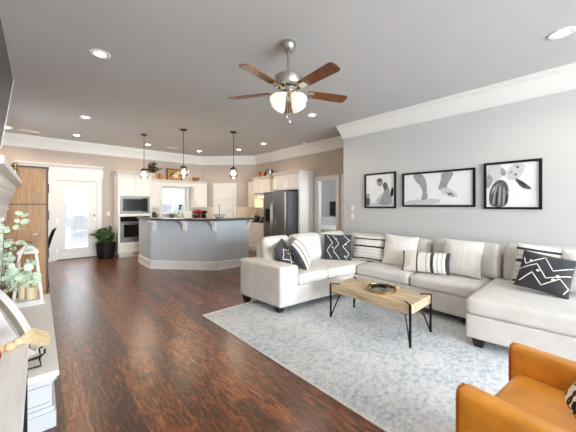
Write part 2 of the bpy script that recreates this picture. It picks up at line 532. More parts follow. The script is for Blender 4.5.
# front wall, behind the camera, three tall windows
m = MB()
wins = [(-0.25, 0.95), (1.35, 2.55), (2.95, 4.15)]
xs = [XL] + [v for p in wins for v in p] + [XR]
for i in range(0, len(xs), 2): m.box(xs[i], xs[i + 1], YF - .12, YF, 0, H)
for a, b in wins: m.box(a, b, YF - .12, YF, 0, .55).box(a, b, YF - .12, YF, 2.6, H)
struct('wall_front', m, 'wall')
for k, (a, b) in enumerate(wins):
    wroot = MB()
    for (x0, x1, z0, z1) in ((a - .09, a, .46, 2.69), (b, b + .09, .46, 2.69), (a, b, .46, .55), (a, b, 2.6, 2.69)): wroot.box(x0, x1, YF, YF + .025, z0, z1)
    wf = struct('window_%d' % (k + 2), wroot, 'trim')
    f = MB()
    f.box(a, a + .05, YF - .08, YF - .03, .55, 2.6).box(b - .05, b, YF - .08, YF - .03, .55, 2.6).box(a + .05, b - .05, YF - .08, YF - .03, .55, .6).box(a + .05, b - .05, YF - .08, YF - .03, 2.55, 2.6).box(a + .05, b - .05, YF - .08, YF - .03, 1.55, 1.6)
    f.build('window_frame', 'trim', wf)
    MB().box(a + .05, b - .05, YF - .06, YF - .055, .6, 2.55).build('pane', 'glass', wf)
# bedroom seen through the doorway
struct('wall_bedroom_back', MB().box(8.6, 8.72, 3.3, YB, 0, H), 'bed_wall')
struct('wall_bedroom_right', MB().box(XK + .12, 8.6, 3.3, 3.42, 0, H), 'bed_wall')

# crown moulding: one run round the room
CR = [(0, 2.77), (.018, 2.77), (.018, 2.80), (.024, 2.803), (.030, 2.83), (.042, 2.87), (.066, 2.93), (.085, 2.965), (.085, 2.985), (.097, 2.99), (.097, 3.022), (.110, 3.027), (.110, H), (0, H)]
path = [(XL, YF), (XL, YB), DA, DB, (XK, YJ), (XR, YJ), (XR, YF)]
struct('trim_1', MB().sweep(path, CR, closed=True), 'trim')
BS = [(0, 0), (.016, 0), (.016, .115), (.01, .13), (0, .135)]
struct('baseboard_left', MB().sweep([(XL, YF), (XL, YB), (-.45, YB)], BS), 'trim')
struct('baseboard_back', MB().sweep([(1.30, YB), (1.55, YB)], BS), 'trim')
struct('baseboard_kitchen', MB().sweep([(XK, 5.06), (XK, 4.99)], BS).sweep([(XK, YJ + .1), (XK, YJ), (XR, YJ), (XR, YF), (XL, YF)], BS), 'trim')

# patio door on the back wall
m = MB()
for a, b in ((.235, .33), (1.18, 1.275)): m.box(a, b, YB - .022, YB, 0, 2.03)
m.box(.235, 1.275, YB - .022, YB, 2.03, 2.12)
m.box(.33, .345, YB - .0, YB + .12, 0, 2.03).box(1.165, 1.18, YB, YB + .12, 0, 2.03)
d1 = struct('door_1', m, 'trim')
m = MB()
m.box(.345, .495, YB + .02, YB + .065, .02, 2.025).box(.97, 1.165, YB + .02, YB + .065, .02, 2.025).box(.495, .97, YB + .02, YB + .065, .02, .285).box(.495, .97, YB + .02, YB + .065, 1.86, 2.025)
for (x0, x1, z0, z1) in ((.475, .495, .265, 1.88), (.97, .99, .265, 1.88), (.495, .97, .265, .285), (.495, .97, 1.86, 1.88)): m.box(x0, x1, YB + .008, YB + .02, z0, z1)
m.build('door_leaf', 'trim', d1)
MB().box(.495, .97, YB + .04, YB + .046, .285, 1.86).build('pane', 'glass', d1)
m = MB(); m.lathe([(0, 0), (.028, 0), (.028, .012), (.012, .02), (.012, .045), (.027, .05), (.03, .065), (.02, .08), (0, .082)], m=Matrix.Translation((1.115, YB + .02, .985)) @ Matrix.Rotation(PI / 2, 4, 'X'))
m.lathe([(0, 0), (.03, 0), (.03, .015), (.018, .022), (0, .022)], m=Matrix.Translation((1.115, YB + .02, 1.12)) @ Matrix.Rotation(PI / 2, 4, 'X'))
m.build('door_handle', 'nickel', d1, smooth=True)
for z in (.25, 1.0, 1.8): MB().box(.335, .35, YB - .004, YB + .02, z - .05, z + .05).build('hinge', 'nickel', d1)
MB().box(.33, 1.18, YB + .0, YB + .14, 0, .018).build('threshold', 'oak_dark', d1)
m = MB()                                               # fixed leaf beside it, mostly behind the oak cupboard
m.box(-.42, .235, YB - .018, YB, 0, 2.12)
sl = struct('door_2', m, 'trim')
MB().box(.165, .185, YB - .05, YB - .018, 1.02, 1.26).build('pull_handle', 'oak_dark', sl)
# stepped header above the patio door
m = MB()
x0, x1 = -.42, 1.30
m.box(x0, x1, YB - .035, YB, 2.12, 2.24).box(x0 - .02, x1 + .02, YB - .05, YB, 2.24, 2.265).box(x0, x1, YB - .03, YB, 2.265, 2.35)
HD = [(.03, 2.35), (.045, 2.355), (.06, 2.38), (.085, 2.405), (.085, 2.43), (0, 2.43), (0, 2.35)]
m.sweep([(x0, YB), (x1, YB)], HD)
struct('trim_2', m, 'trim')

# kitchen window
m = MB()
for (a, b, c, d) in ((2.76, 2.85, 1.03, 2.05), (3.61, 3.70, 1.03, 2.05), (2.85, 3.61, 1.03, 1.12), (2.85, 3.61, 1.96, 2.05)): m.box(a, b, YB - .02, YB, c, d)
w1 = struct('window_1', m, 'trim')
m = MB()
for (a, b, c, d) in ((2.85, 2.89, 1.12, 1.96), (3.57, 3.61, 1.12, 1.96), (2.89, 3.57, 1.12, 1.16), (2.89, 3.57, 1.92, 1.96), (2.89, 3.57, 1.60, 1.65)): m.box(a, b, YB + .04, YB + .08, c, d)
m.build('window_frame', 'trim', w1)
MB().box(2.89, 3.57, YB + .058, YB + .063, 1.16, 1.92).build('pane', 'glass', w1)
MB().box(2.84, 3.62, YB - .05, YB + .04, 1.10, 1.125).build('window_sill', 'trim', w1)

# pantry door in the diagonal wall
def dbox(mb, s0, s1, o0, o1, z0, z1, mi=0):
    mb.prism([diag(s0, o0, z0), diag(s1, o0, z0), diag(s1, o1, z0), diag(s0, o1, z0)], (0, 0, z1 - z0), mi)
    return mb
m = MB()
dbox(m, .38, .47, -.022, 0, 0, 2.05); dbox(m, 1.10, 1.19, -.022, 0, 0, 2.05); dbox(m, .38, 1.19, -.022, 0, 2.05, 2.145)
pd = struct('door_3', m, 'trim')
m = MB()
dbox(m, .475, 1.095, -.012, 0, .01, 2.045)
for k in range(5):                                     # five stacked flat panels
    z0 = .12 + k * .385
    for (a, b, c, d) in ((.475, .565, z0 - .02, z0 + .365), (1.005, 1.095, z0 - .02, z0 + .365), (.565, 1.005, z0 - .02, z0 + .04), (.565, 1.005, z0 + .33, z0 + .365)):
        dbox(m, a, b, -.036, -.012, max(c, .01), min(d, 2.045))
m.build('door_leaf', 'trim', pd)
for z in (.25, 1.03, 1.85):
    dbox(MB(), 1.085, 1.105, -.048, -.030, z - .05, z + .05).build('hinge', 'nickel', pd)
m = MB(); m.ball(diag(.53, -.07, .98), .028); m.tube([diag(.53, -.02, .98), diag(.53, -.07, .98)], .01); m.build('door_knob', 'nickel', pd, smooth=True)

# doorway to the bedroom and the closed door beside it
def casing(mb, y0, y1, z1, wd=.10, t=.024):
    mb.box(XK - t, XK, y0 - wd, y0, 0, z1).box(XK - t, XK, y1, y1 + wd, 0, z1).box(XK - t, XK, y0 - wd, y1 + wd, z1, z1 + wd)
    return mb
m = casing(MB(), 4.28, 4.89, 2.04)
m.box(XK, XK + .12, 4.875, 4.89, 0, 2.04).box(XK, XK + .12, 4.26, 4.275, 0, 2.04).box(XK, XK + .12, 4.275, 4.875, 2.025, 2.04)
struct('door_4', m, 'trim')
m = casing(MB(), 3.64, 4.03, 2.04)
d5 = struct('door_5', m, 'trim')
m = MB().box(XK - .012, XK, 3.645, 4.025, .01, 2.035)
m.build('door_leaf', 'trim', d5)
for z in (.25, 1.03, 1.88): MB().box(XK - .04, XK - .012, 4.01, 4.03, z - .05, z + .05).build('hinge', 'nickel', d5)

# outside: bright patio and a board fence
struct('patio_ground', MB().box(-8, 12, YB + .12, 16, -.12, -.02), 'patio')
m = MB()
for k in range(80): m.box(-5 + k * .15, -5 + k * .15 + .147, 12.8, 12.83, 0, 1.45)
m.box(-5, 7, 12.83, 12.87, .35, .45).box(-5, 7, 12.83, 12.87, 1.2, 1.3)
tag(m.build('board_fence', 'outside_wall'), 'pale board fence outside the glazed patio door', 'fence')

# ------------------------------------------------------------------ fireplace on the left wall
fp = thing('fireplace', 'white fireplace with raised hearth, stepped mantel shelf and pilasters on the left', 'fireplace', (-.33, 3.25, 0))
m = MB().box(XL, -.33, 2.27, 2.62, 0, 2.96).box(XL, -.33, 3.88, 4.14, 0, 2.96).box(XL, -.33, 2.62, 3.88, 1.2, 2.96).box(XL, -.33, 2.62, 3.88, 0, .36)
m.build('chimney_breast', 'wall', fp)
m = MB().box(XL + .02, -.36, 2.62, 3.88, .36, .37).box(XL + .01, XL + .03, 2.62, 3.88, .36, 1.2)
m.build('firebox', 'black', fp)
m = MB().box(-.33, .06, 2.31, 4.26, 0, .32)
for (z0, z1, e) in ((0, .10, .022), (.10, .13, .012), (.285, .30, .012), (.30, .325, .024)): m.box(-.33, .06 + e, 2.31 - e, 4.26 + e, z0, z1)
for (a, b, c, d) in ((-.27, -.2, .13, .285),): m.box(a - .02, .05, 2.298, 2.31, .145, .16).box(a - .02, .05, 2.298, 2.31, .255, .27)
m.build('hearth_base', 'hearth', fp)
MB().box(-.33, .095, 2.265, 4.30, .325, .362, bev=.004).build('hearth_slab', 'trim', fp)
for y0, y1 in ((2.32, 2.56), (3.88, 4.12)):
    m = MB().box(-.33, -.275, y0, y1, .362, 1.28)
    m.box(-.33, -.262, y0 - .012, y1 + .012, .362, .50).box(-.33, -.265, y0 - .01, y1 + .01, 1.18, 1.21).box(-.33, -.255, y0 - .015, y1 + .015, 1.24, 1.28)
    m.box(-.275, -.268, y0 + .04, y1 - .04, .56, 1.12)
    m.build('pilaster', 'trim', fp)
m = MB().box(-.33, -.28, 2.62, 3.88, 1.1, 1.28)
m.build('frieze', 'trim', fp)
MP = [(0, 1.28), (.075, 1.28), (.075, 1.34), (.09, 1.345), (.09, 1.40), (.10, 1.44), (.12, 1.48), (.13, 1.50), (.13, 1.53), (.14, 1.535), (.14, 1.605), (.195, 1.615), (.195, 1.655), (0, 1.655)]
m = MB().sweep([(-.33, 2.03), (-.33, 4.2)], MP)
m.build('mantel_shelf', 'trim', fp)

# ------------------------------------------------------------------ ceiling fixtures
# ceiling fan
FC = (1.89, 2.095)
fan = thing('ceiling_fan', 'five-blade ceiling fan with cherry wood blades, brushed nickel motor and lit shades', 'ceiling fan', (FC[0], FC[1], H))
def fl(prof, name, mat, mb=None):
    return MB().lathe(prof, (FC[0], FC[1], 0), 32).build(name, mat, fan, smooth=True)
fl([(0, H), (.075, H), (.078, H - .03), (.06, H - .075), (.03, H - .1), (0, H - .1)], 'canopy', 'nickel')
fl([(0, H - .09), (.0135, H - .09), (.0135, 2.71), (0, 2.71)], 'downrod', 'nickel')
fl([(0, 2.735), (.03, 2.735), (.035, 2.715), (.13, 2.705), (.142, 2.695), (.142, 2.625), (.135, 2.61), (.105, 2.60), (.085, 2.575), (.075, 2.55), (0, 2.55)], 'motor_housing', 'nickel')
m = MB()
for k in range(20):
    a = 2 * PI * k / 20
    m.box(-.006, .006, -.01, .01, -.004, .004, m=Matrix.Translation((FC[0] + .098 * math.cos(a), FC[1] + .098 * math.sin(a), 2.587)) @ Matrix.Rotation(a, 4, 'Z') @ Matrix.Rotation(-.6, 4, 'Y'))
m.build('vent_slots', 'black', fan)
Fx, Fy = math.sin(math.atan(249 / 277.)), math.cos(math.atan(249 / 277.))
for k in range(5):
    q = math.radians(19 + 72 * k)
    vx, vy = math.cos(q) * Fy + math.sin(q) * Fx, -math.cos(q) * Fx + math.sin(q) * Fy
    T = Matrix.Translation((FC[0], FC[1], 2.555)) @ Matrix.Rotation(math.atan2(vy, vx), 4, 'Z')
    P = T @ Matrix.Translation((.2, 0, 0)) @ Matrix.Rotation(math.radians(-12), 4, 'X')
    out = [(0, -.050), (.03, -.056), (.42, -.068), (.445, -.060), (.46, -.045), (.465, 0), (.46, .045), (.445, .060), (.42, .068), (.03, .056), (0, .050)]
    b = MB().prism([P @ Vector((x, y, -.003)) for x, y in out], P.to_3x3() @ Vector((0, 0, .007)))
    bo = b.build('blade', 'blade', fan)
    i = MB()
    for s in (-1, 1):
        i.tube([T @ Vector(v) for v in ((.07, s * .012, .02), (.11, s * .03, -.012), (.15, s * .034, -.022), (.19, s * .03, -.012))], .0075, 8)
    i.box(.185, .275, -.035, .035, -.012, -.004, m=T @ Matrix.Translation((0, 0, 0)) @ Matrix.Rotation(math.radians(-12), 4, 'X'), bev=.003)
    i.build('blade_iron', 'nickel', fan, smooth=True)
fl([(0, 2.555), (.06, 2.555), (.066, 2.53), (.05, 2.505), (.035, 2.49), (.03, 2.45), (.018, 2.44), (0, 2.44)], 'light_fitter', 'nickel')
for k in range(4):
    q = math.radians((-138, -42, 42, 138)[k])
    q = math.atan2(-math.cos(q) * Fx + math.sin(q) * Fy, math.cos(q) * Fy + math.sin(q) * Fx)
    T = Matrix.Translation((FC[0], FC[1], 2.515)) @ Matrix.Rotation(q, 4, 'Z') @ Matrix.Translation((.062, 0, 0)) @ Matrix.Rotation(math.radians(-44), 4, 'Y') @ Matrix.Scale(1.12, 4)
    sh = MB().lathe([(.022, 0), (.030, -.012), (.034, -.03), (.052, -.06), (.066, -.095), (.068, -.125), (.0655, -.125), (.063, -.096), (.049, -.062), (.031, -.03), (.02, -.003)], n=24, m=T)
    sh.build('glass_shade', 'shade', fan, smooth=True)
    MB().lathe([(0, .02), (.02, .02), (.024, 0), (.024, -.014), (0, -.014)], n=16, m=T).build('socket_cup', 'nickel', fan, smooth=True)
    point('fan_bulb', fan, T.translation + T.to_3x3() @ Vector((0, 0, -.135)) - Vector((FC[0], FC[1], H)), 9, (1, .82, .6), .05, math.radians(125))
for dx, zb in ((.018, 2.25), (-.018, 2.29)):
    m = MB().tube([(FC[0] + dx, FC[1], 2.45), (FC[0] + dx, FC[1], zb)], .0025, 6)
    m.ball((FC[0] + dx, FC[1], zb), .009, 0, 8, (1, 1, 1.6))
    m.build('pull_chain', 'nickel', fan, smooth=True)

# recessed downlights
def downlight(x, y, label):
    t = thing('recessed_downlight', label, 'ceiling light', (x, y, H), group='recessed ceiling lights')
    m = MB().lathe([(.053, H - .001), (.053, H - .006), (.094, H - .008), (.100, H - .004), (.100, H - .001)], (x, y, 0), 28)
    m.build('trim_ring', 'trim', t, smooth=True)
    MB().lathe([(0, H - .020), (.03, H - .017), (.047, H - .010), (.054, H - .004)], (x, y, 0), 24).build('lens', 'down_lens', t)
    return t
DLS = [(0.496, 3.62, 'round recessed ceiling light high on the left, nearest the television'),
       (3.73, .22, 'round recessed ceiling light at the upper right corner above the pictures wall'),
       (.65, 6.40, 'recessed ceiling light left of the fan, second from the back wall'),
       (.66, 8.19, 'recessed ceiling light in front of the patio door header'),
       (2.21, 8.17, 'recessed ceiling light behind the leftmost pendant lamp'),
       (3.64, 8.11, 'recessed ceiling light just right of the middle pendant lamp'),
       (4.42, 7.10, 'recessed ceiling light just right of the rightmost pendant lamp'),
       (3.72, 3.48, 'recessed ceiling light below the right fan blades beside the crown moulding'),
       (-.50, 8.36, 'recessed ceiling light at the far left edge above the oak cupboard'),
       (4.49, 5.98, 'recessed ceiling light above the kitchen range hood cupboard')]
for x, y, lb in DLS:
    t = downlight(x, y, lb)
    pw = 26 if y > 5 else 22
    point('downlight_lamp', t, (0, 0, -.05), pw, WARM if y > 5 else (1, .88, .74), .06, math.radians(150))

# vents and the smoke alarm
def vent(x, y, rz, label):
    t = thing('ceiling_vent', label, 'air vent', (x, y, H), rz, group='ceiling air vents')
    m = MB()
    for (a, b, c, d) in ((-.17, .17, -.09, -.07), (-.17, .17, .07, .09), (-.17, -.15, -.07, .07), (.15, .17, -.07, .07)): m.box(a, b, c, d, -.008, 0)
    m.build('frame', 'trim', t, world=False)
    MB().box(-.15, .15, -.07, .07, -.001, 0).build('duct', 'steel_dark', t, world=False)
    m = MB()
    for k in range(7): m.box(-.15, .15, -.009, .006, -.0015, .0015, m=Matrix.Translation((0, -.06 + k * .02, -.005)) @ Matrix.Rotation(.6, 4, 'X'))
    m.build('louvres', 'trim', t, world=False)
vent(-.16, 8.45, .2, 'white louvred air vent on the ceiling at the far left above the patio door')
vent(2.86, 8.15, .1, 'white louvred air vent on the ceiling between the left and middle pendant lamps')
m = MB().lathe([(0, H), (.068, H), (.07, H - .02), (.05, H - .038), (0, H - .04)], (5.22, 5.17, 0), 24)
tag(m.build('smoke_alarm', 'trim', smooth=True), 'small white round smoke alarm on the ceiling above the refrigerator', 'smoke alarm')

# pendants over the island
def pendant(x, y, label):
    t = thing('pendant_lamp', label, 'pendant light', (x, y, H), group='pendant lamps over the island')
    L = lambda pr, nm, mt, n=24: MB().lathe(pr, (0, 0, 0), n).build(nm, mt, t, smooth=True, world=False)
    L([(0, 0), (.068, 0), (.068, -.018), (.055, -.026), (.012, -.03), (0, -.03)], 'canopy', 'rod')
    L([(0, -.025), (.0065, -.025), (.0065, -.80), (0, -.80)], 'rod', 'rod', 10)
    L([(0, -.79), (.016, -.79), (.06, -.815), (.075, -.835), (.075, -.85), (0, -.85)], 'cap', 'rod')
    R = .117
    pr = [(R * math.sin(a), -.932 + R * math.cos(a)) for a in [math.radians(40 + 140 * k / 14) for k in range(15)]]
    pr[-1] = (0, -.932 - R)
    L(pr, 'globe', 'globe', 28)
    m = MB().ball((0, 0, -.935), .05, 0, 14, (1, 1, 1.2))
    b = m.build('bulb', 'bulb', t, smooth=True, world=False)
    point('pendant_bulb_light', t, (0, 0, -1.07), 10, (1, .8, .56), .06)
pendant(1.828, 7.074, 'leftmost of the three clear globe pendants, in front of the oven cupboard')
pendant(2.349, 6.029, 'middle one of the three clear globe pendants, in front of the animal picture')
pendant(3.269, 5.48, 'rightmost of the three clear globe pendants, in front of the pantry door')

# television above the mantel, tilted a little
tv = thing('television', 'large dark wall television with thin silver rim, cut by the left edge', 'television', (-.21, 3.09, 1.92))
T = Matrix.Translation((-.266, 0, 1.93)) @ Matrix.Rotation(math.radians(7.4), 4, 'Y')
MB().box(-.045, 0, 2.47, 3.71, 0, .66, m=T).build('cabinet', 'tv', tv)
m = MB()
for (a, b, c, d) in ((2.46, 3.72, .655, .668), (2.46, 3.72, -.008, .004), (2.46, 2.472, 0, .66), (3.708, 3.72, 0, .66)): m.box(-.05, .004, a, b, c, d, m=T)
m.build('bezel', 'tv_rim', tv)
MB().box(-.33, -.25, 2.9, 3.3, 2.1, 2.45).build('wall_bracket', 'black', tv)

# ------------------------------------------------------------------ rug
def rugx(q):                                           # the rug lies a hair off square
    q.x -= .022 * (q.y - .84)
    return q
m = MB().soft(1.60, 4.40, -.75, 3.31, 0.0, .012, .005, n=2, warp=rugx)
rug = m.build('area_rug', 'rug')
tag(rug, 'large pale blue grey distressed rug under the coffee table and sofa', 'rug')
m = MB().tube([rugx(Vector(v)) for v in ((1.595, -.755, .006), (4.405, -.755, .006), (4.405, 3.315, .006), (1.595, 3.315, .006))], .0085, 8, closed=True)
m.build('binding', 'rug_edge', rug)
RT = .012

# ------------------------------------------------------------------ sectional sofa
sofa = thing('sectional_sofa', 'large oatmeal U-shaped sectional sofa with chaise along the right wall', 'sofa', (3.9, 1.7, 0))
def skew(q):                                           # the short left wing splays open a little
    if q.y > 2.2 and q.x < 3.6:
        t = (3.6 - q.x) / 1.33; d = max(0, min(1, (3.46 - q.y) / 1.0))
        q.y += .17 * t * d
        q.x -= .07 * t * (1 - d)
    return q
def chz(q):                                            # chaise end runs slightly askew
    if q.x < 3.7: q.x += .10 * (.87 - q.y) * (3.7 - q.x) / .58
    return q
m = MB()
m.soft(2.50, 4.50, 2.485, 3.44, .10, .335, .02, warp=skew, n=8).soft(3.62, 4.50, .86, 2.60, .10, .335, .02, n=4)
m.soft(3.13, 4.50, -.22, .865, .10, .33, .025, n=8, warp=chz)
m.build('base', 'sofa', sofa)
MB().soft(2.245, 2.53, 2.47, 3.47, .10, .615, .03, (0.0, 0.0, .008), warp=skew).build('arm', 'sofa', sofa)
m = MB().soft(2.5, 4.50, 3.24, 3.46, .3, .80, .05, warp=skew).soft(4.29, 4.50, -.25, 3.44, .3, .80, .05)
m.build('back_frame', 'sofa', sofa)
MB().soft(2.545, 3.06, 2.465, 3.28, .335, .485, .045, (0, 0, .018), warp=skew).build('seat_cushion', 'sofa', sofa)
MB().soft(3.065, 4.32, 2.465, 3.28, .335, .485, .045, (0, 0, .015), warp=skew).build('seat_cushion', 'sofa', sofa)
MB().soft(3.60, 4.32, 1.645, 2.46, .335, .485, .045, (0, 0, .018)).build('seat_cushion', 'sofa', sofa)
MB().soft(3.60, 4.32, .865, 1.64, .335, .485, .045, (0, 0, .018)).build('seat_cushion', 'sofa', sofa)
MB().soft(3.11, 4.32, -.2, .862, .335, .50, .05, (0, 0, .018), warp=chz).build('chaise_cushion', 'sofa', sofa)
# welts along the chaise and seat fronts
def backc(x0, x1, y0, y1, ax, tilt, nm='back_cushion', z0=.48, z1=.92, puff=.045):
    cx, cy = (x0 + x1) / 2, (y0 + y1) / 2
    T = Matrix.Translation((cx, cy, z0)) @ Matrix.Rotation(math.radians(tilt), 4, ax)
    hx, hy = (x1 - x0) / 2, (y1 - y0) / 2
    p = (0, puff, .01) if ax == 'X' else (puff, 0, .01)
    MB().soft(-hx, hx, -hy, hy, 0, z1 - z0, .075, p, m=T).build(nm, 'sofa', sofa)
backc(2.42, 2.94, 3.11, 3.27, 'X', -12, z1=.93)
backc(2.95, 3.62, 3.09, 3.26, 'X', -12, z1=.93)
backc(3.62, 4.28, 3.07, 3.24, 'X', -12, z1=.92)
backc(4.12, 4.28, 2.36, 3.05, 'Y', 12, z1=.90)
backc(4.12, 4.28, 1.60, 2.34, 'Y', 12, z1=.90)
backc(4.12, 4.28, .78, 1.58, 'Y', 12, z1=.92)
backc(4.12, 4.28, -.2, .76, 'Y', 12, z1=.94)
for (x, y) in ((2.255, 3.40), (2.325, 2.755), (3.22, .77), (3.28, -.12), (4.42, -.12), (4.42, 3.36), (3.72, 1.0)):
    z = 0 if y > 3.3 else (RT if x < 4.36 else 0)
    m = MB().prism([(x - .03, y - .03, z), (x + .03, y - .03, z), (x + .03, y + .03, z), (x - .03, y + .03, z)], (0, 0, .001))
    m = MB()
    a = [m.bm.verts.new((x + sx * .034, y + sy * .034, z)) for sx, sy in ((-1, -1), (1, -1), (1, 1), (-1, 1))]
    b = [m.bm.verts.new((x + sx * .055, y + sy * .055, .105)) for sx, sy in ((-1, -1), (1, -1), (1, 1), (-1, 1))]
    m.bm.faces.new(a); m.bm.faces.new(b)
    for i in range(4): m.bm.faces.new((a[i], a[(i + 1) % 4], b[(i + 1) % 4], b[i]))
    m.build('leg', 'dark_leg', sofa)

# ------------------------------------------------------------------ throw pillows
def pillow(name, label, c, wd, ht, az, lean, roll=0.0, th=.075, mats=('pw',), pat=None, lines=(), dots=(), N=34, group='throw pillows on the sofa', cat='pillow', welt=None):
    """az: direction the face looks (degrees from +X); lean: tilts back; roll: turns in its own plane"""
    T = Matrix.Rotation(math.radians(az), 4, 'Z') @ Matrix.Rotation(math.radians(-lean), 4, 'Y') @ Matrix.Rotation(math.radians(roll), 4, 'X')
    # local: face normal +X, width along +Y, height along +Z
    def pos(u, v, sgn):
        e = (max(0.0, 1 - abs(u) ** 2.6)) * (max(0.0, 1 - abs(v) ** 2.6))
        t = th * e ** 0.55
        x = wd / 2 * u * (1 - .05 * (1 - v * v)); z = ht / 2 * v * (1 - .05 * (1 - u * u))
        return Vector((sgn * t, x, z))
    mb = MB()
    g = {}
    gs = [math.sin(PI / 2 * (-1 + 2 * i / N)) * .25 + .75 * (-1 + 2 * i / N) for i in range(N + 1)]
    for sgn in (1, -1):
        for i in range(N + 1):
            for j in range(N + 1):
                if sgn < 0 and (i in (0, N) or j in (0, N)): g[(sgn, i, j)] = g[(1, i, j)]; continue
                g[(sgn, i, j)] = mb.bm.verts.new(pos(gs[i], gs[j], sgn))
        for i in range(N):
            for j in range(N):
                q = [g[(sgn, i, j)], g[(sgn, i + 1, j)], g[(sgn, i + 1, j + 1)], g[(sgn, i, j + 1)]]
                f = mb.bm.faces.new(q)
                if pat: f.material_index = pat((gs[i] + gs[i + 1]) / 2, (gs[j] + gs[j + 1]) / 2, sgn)
                f.smooth = True
    for ln in lines:
        pts = []
        for a, b in zip(ln, ln[1:]):
            for k in range(6): pts.append((a[0] + (b[0] - a[0]) * k / 6, a[1] + (b[1] - a[1]) * k / 6))
        pts.append(ln[-1])
        mb.tube([pos(u, v, 1) + Vector((.001, 0, 0)) for u, v in pts], .0045, 6, mi=1)
    for u, v, r in dots: mb.ball(pos(u, v, 1), r, 1, 8, (.5, 1, 1))
    if welt is not None:
        bd = [(-1 + 2 * k / 14, -1) for k in range(14)] + [(1, -1 + 2 * k / 14) for k in range(14)] + [(1 - 2 * k / 14, 1) for k in range(14)] + [(-1, 1 - 2 * k / 14) for k in range(14)]
        mb.tube([pos(u, v, 1) for u, v in bd], .005, 6, mi=welt, closed=True)
    mb.bm.transform(Matrix.Translation(Vector(c)) @ T)
    o = mb.build(name, list(mats))
    tag(o, label, cat, group)
    return o
def bands(spec, along='v'):
    def f(u, v, s):
        t = v if along == 'v' else u
        for a, b, mi in spec:
            if a <= t < b: return mi
        return 0
    return f
ZZ = lambda v0, amp, n, u0=-.95, u1=.95, ph=0: [(u0 + (u1 - u0) * k / n, v0 + (amp if (k + ph) % 2 else -amp)) for k in range(n + 1)]
STR = [(-.90, -.80, 1), (-.62, -.58, 2), (-.42, -.38, 2), (-.22, -.18, 2), (.04, .20, 1), (.38, .42, 2), (.52, .56, 2), (.66, .78, 1)]
def tufts(u, v, s):                                    # dark bands with rows of little grey tufts between
    for a, b in ((-.90, -.80), (.06, .20), (.68, .79)):
        if a <= v < b: return 1
    for a, b in ((-.70, -.60), (-.46, -.36), (-.20, -.10), (.34, .42), (.52, .60)):
        if a <= v < b: return 2 if int((u + 1) * 22) % 2 else 0
    return 0
pillow('throw_pillow', 'charcoal pillow with white lines wedged nearest the left sofa arm', (2.665, 3.01, .67), .46, .44, -62, 30, 14, mats=('pgrey', 'pyarn'),
       lines=[ZZ(.35, .22, 4), ZZ(-.15, .22, 4, ph=1), ZZ(-.6, .18, 4)], dots=[(-.3, .1, .012), (.4, .1, .012)])
pillow('throw_pillow', 'white pillow with dark vertical stripes leaning beside the left arm', (2.875, 2.90, .69), .50, .47, -60, 28, 12, mats=('pw', 'pstripe', 'pmid'),
       pat=bands([(-.98, -.86, 1), (-.62, -.52, 1), (-.30, -.24, 2), (-.1, -.04, 2), (.1, .2, 1), (.42, .48, 2), (.62, .7, 2), (.86, .96, 1)], 'u'))
pillow('throw_pillow', 'charcoal square pillow with white zigzag lines in the sofa corner', (3.70, 2.88, .695), .46, .44, 214, 16, 0, mats=('pgrey', 'pyarn'),
       lines=[[(-.78, .9), (-.35, .3), (-.78, -.25), (-.4, -.9)], [(-.35, .9), (.12, .25), (-.3, -.3), (.15, -.9)], [(.9, .55), (.4, .05), (.85, -.5), (.6, -.9)], [(.45, .9), (.9, .5)]],
       dots=[(-.1, .62, .012), (-.35, -.05, .013), (.62, .2, .011), (.55, -.7, .013)])
pillow('throw_pillow', 'cream pillow with dark horizontal stripes, right of the zigzag corner pillow', (4.02, 2.50, .69), .54, .42, 188, 15, 0, mats=('pw', 'pstripe', 'pmid'), pat=tufts, N=46)
pillow('throw_pillow', 'plain off-white square pillow left of the striped lumbar pillow', (4.02, 1.97, .715), .50, .47, 184, 16, -2, mats=('pw',))
pillow('throw_pillow', 'long lumbar pillow with dark vertical stripes lying in front of others', (3.84, 1.53, .635), .60, .28, 186, 20, 3, .07, mats=('pw', 'pstripe', 'pmid'),
       pat=bands([(-1, -.9, 1), (-.72, -.68, 2), (-.55, -.5, 2), (-.36, -.27, 1), (-.1, -.05, 2), (.08, .12, 2), (.28, .40, 1), (.52, .57, 2), (.70, .75, 2), (.88, 1, 1)], 'u'))
pillow('throw_pillow', 'off-white ribbed square pillow right of the striped lumbar pillow', (4.02, 1.15, .725), .45, .46, 184, 16, -2, mats=('pw', 'prib'),
       N=46, pat=lambda u, v, s: int((u + 1) * 23) % 2)
pillow('throw_pillow', 'cream striped pillow on the chaise behind the charcoal one', (3.97, .385, .74), .46, .46, 186, 16, -5, mats=('pw', 'pstripe', 'pmid'), pat=tufts, N=46)
pillow('throw_pillow', 'shaggy white pillow behind the charcoal pillow at the right edge', (3.93, .05, .72), .44, .42, 180, 20, -8, mats=('fur',))
pillow('throw_pillow', 'charcoal pillow with white zigzags and buttons leaning on the chaise', (3.77, .345, .715), .41, .40, 184, 28, -10, mats=('pgrey', 'pyarn'),
       lines=[[(-.9, .55), (-.78, .2), (-.1, .75), (.3, .1), (.95, .5)], [(-.95, -.1), (-.35, .3), (.1, -.35), (.95, .1)], [(-.85, -.75), (-.45, -.2), (.0, -.75), (.6, -.2), (.95, -.55), (.8, -.85)]],
       dots=[(-.6, .42, .012), (-.25, -.05, .013), (.5, -.12, .016), (.38, -.35, .015)])

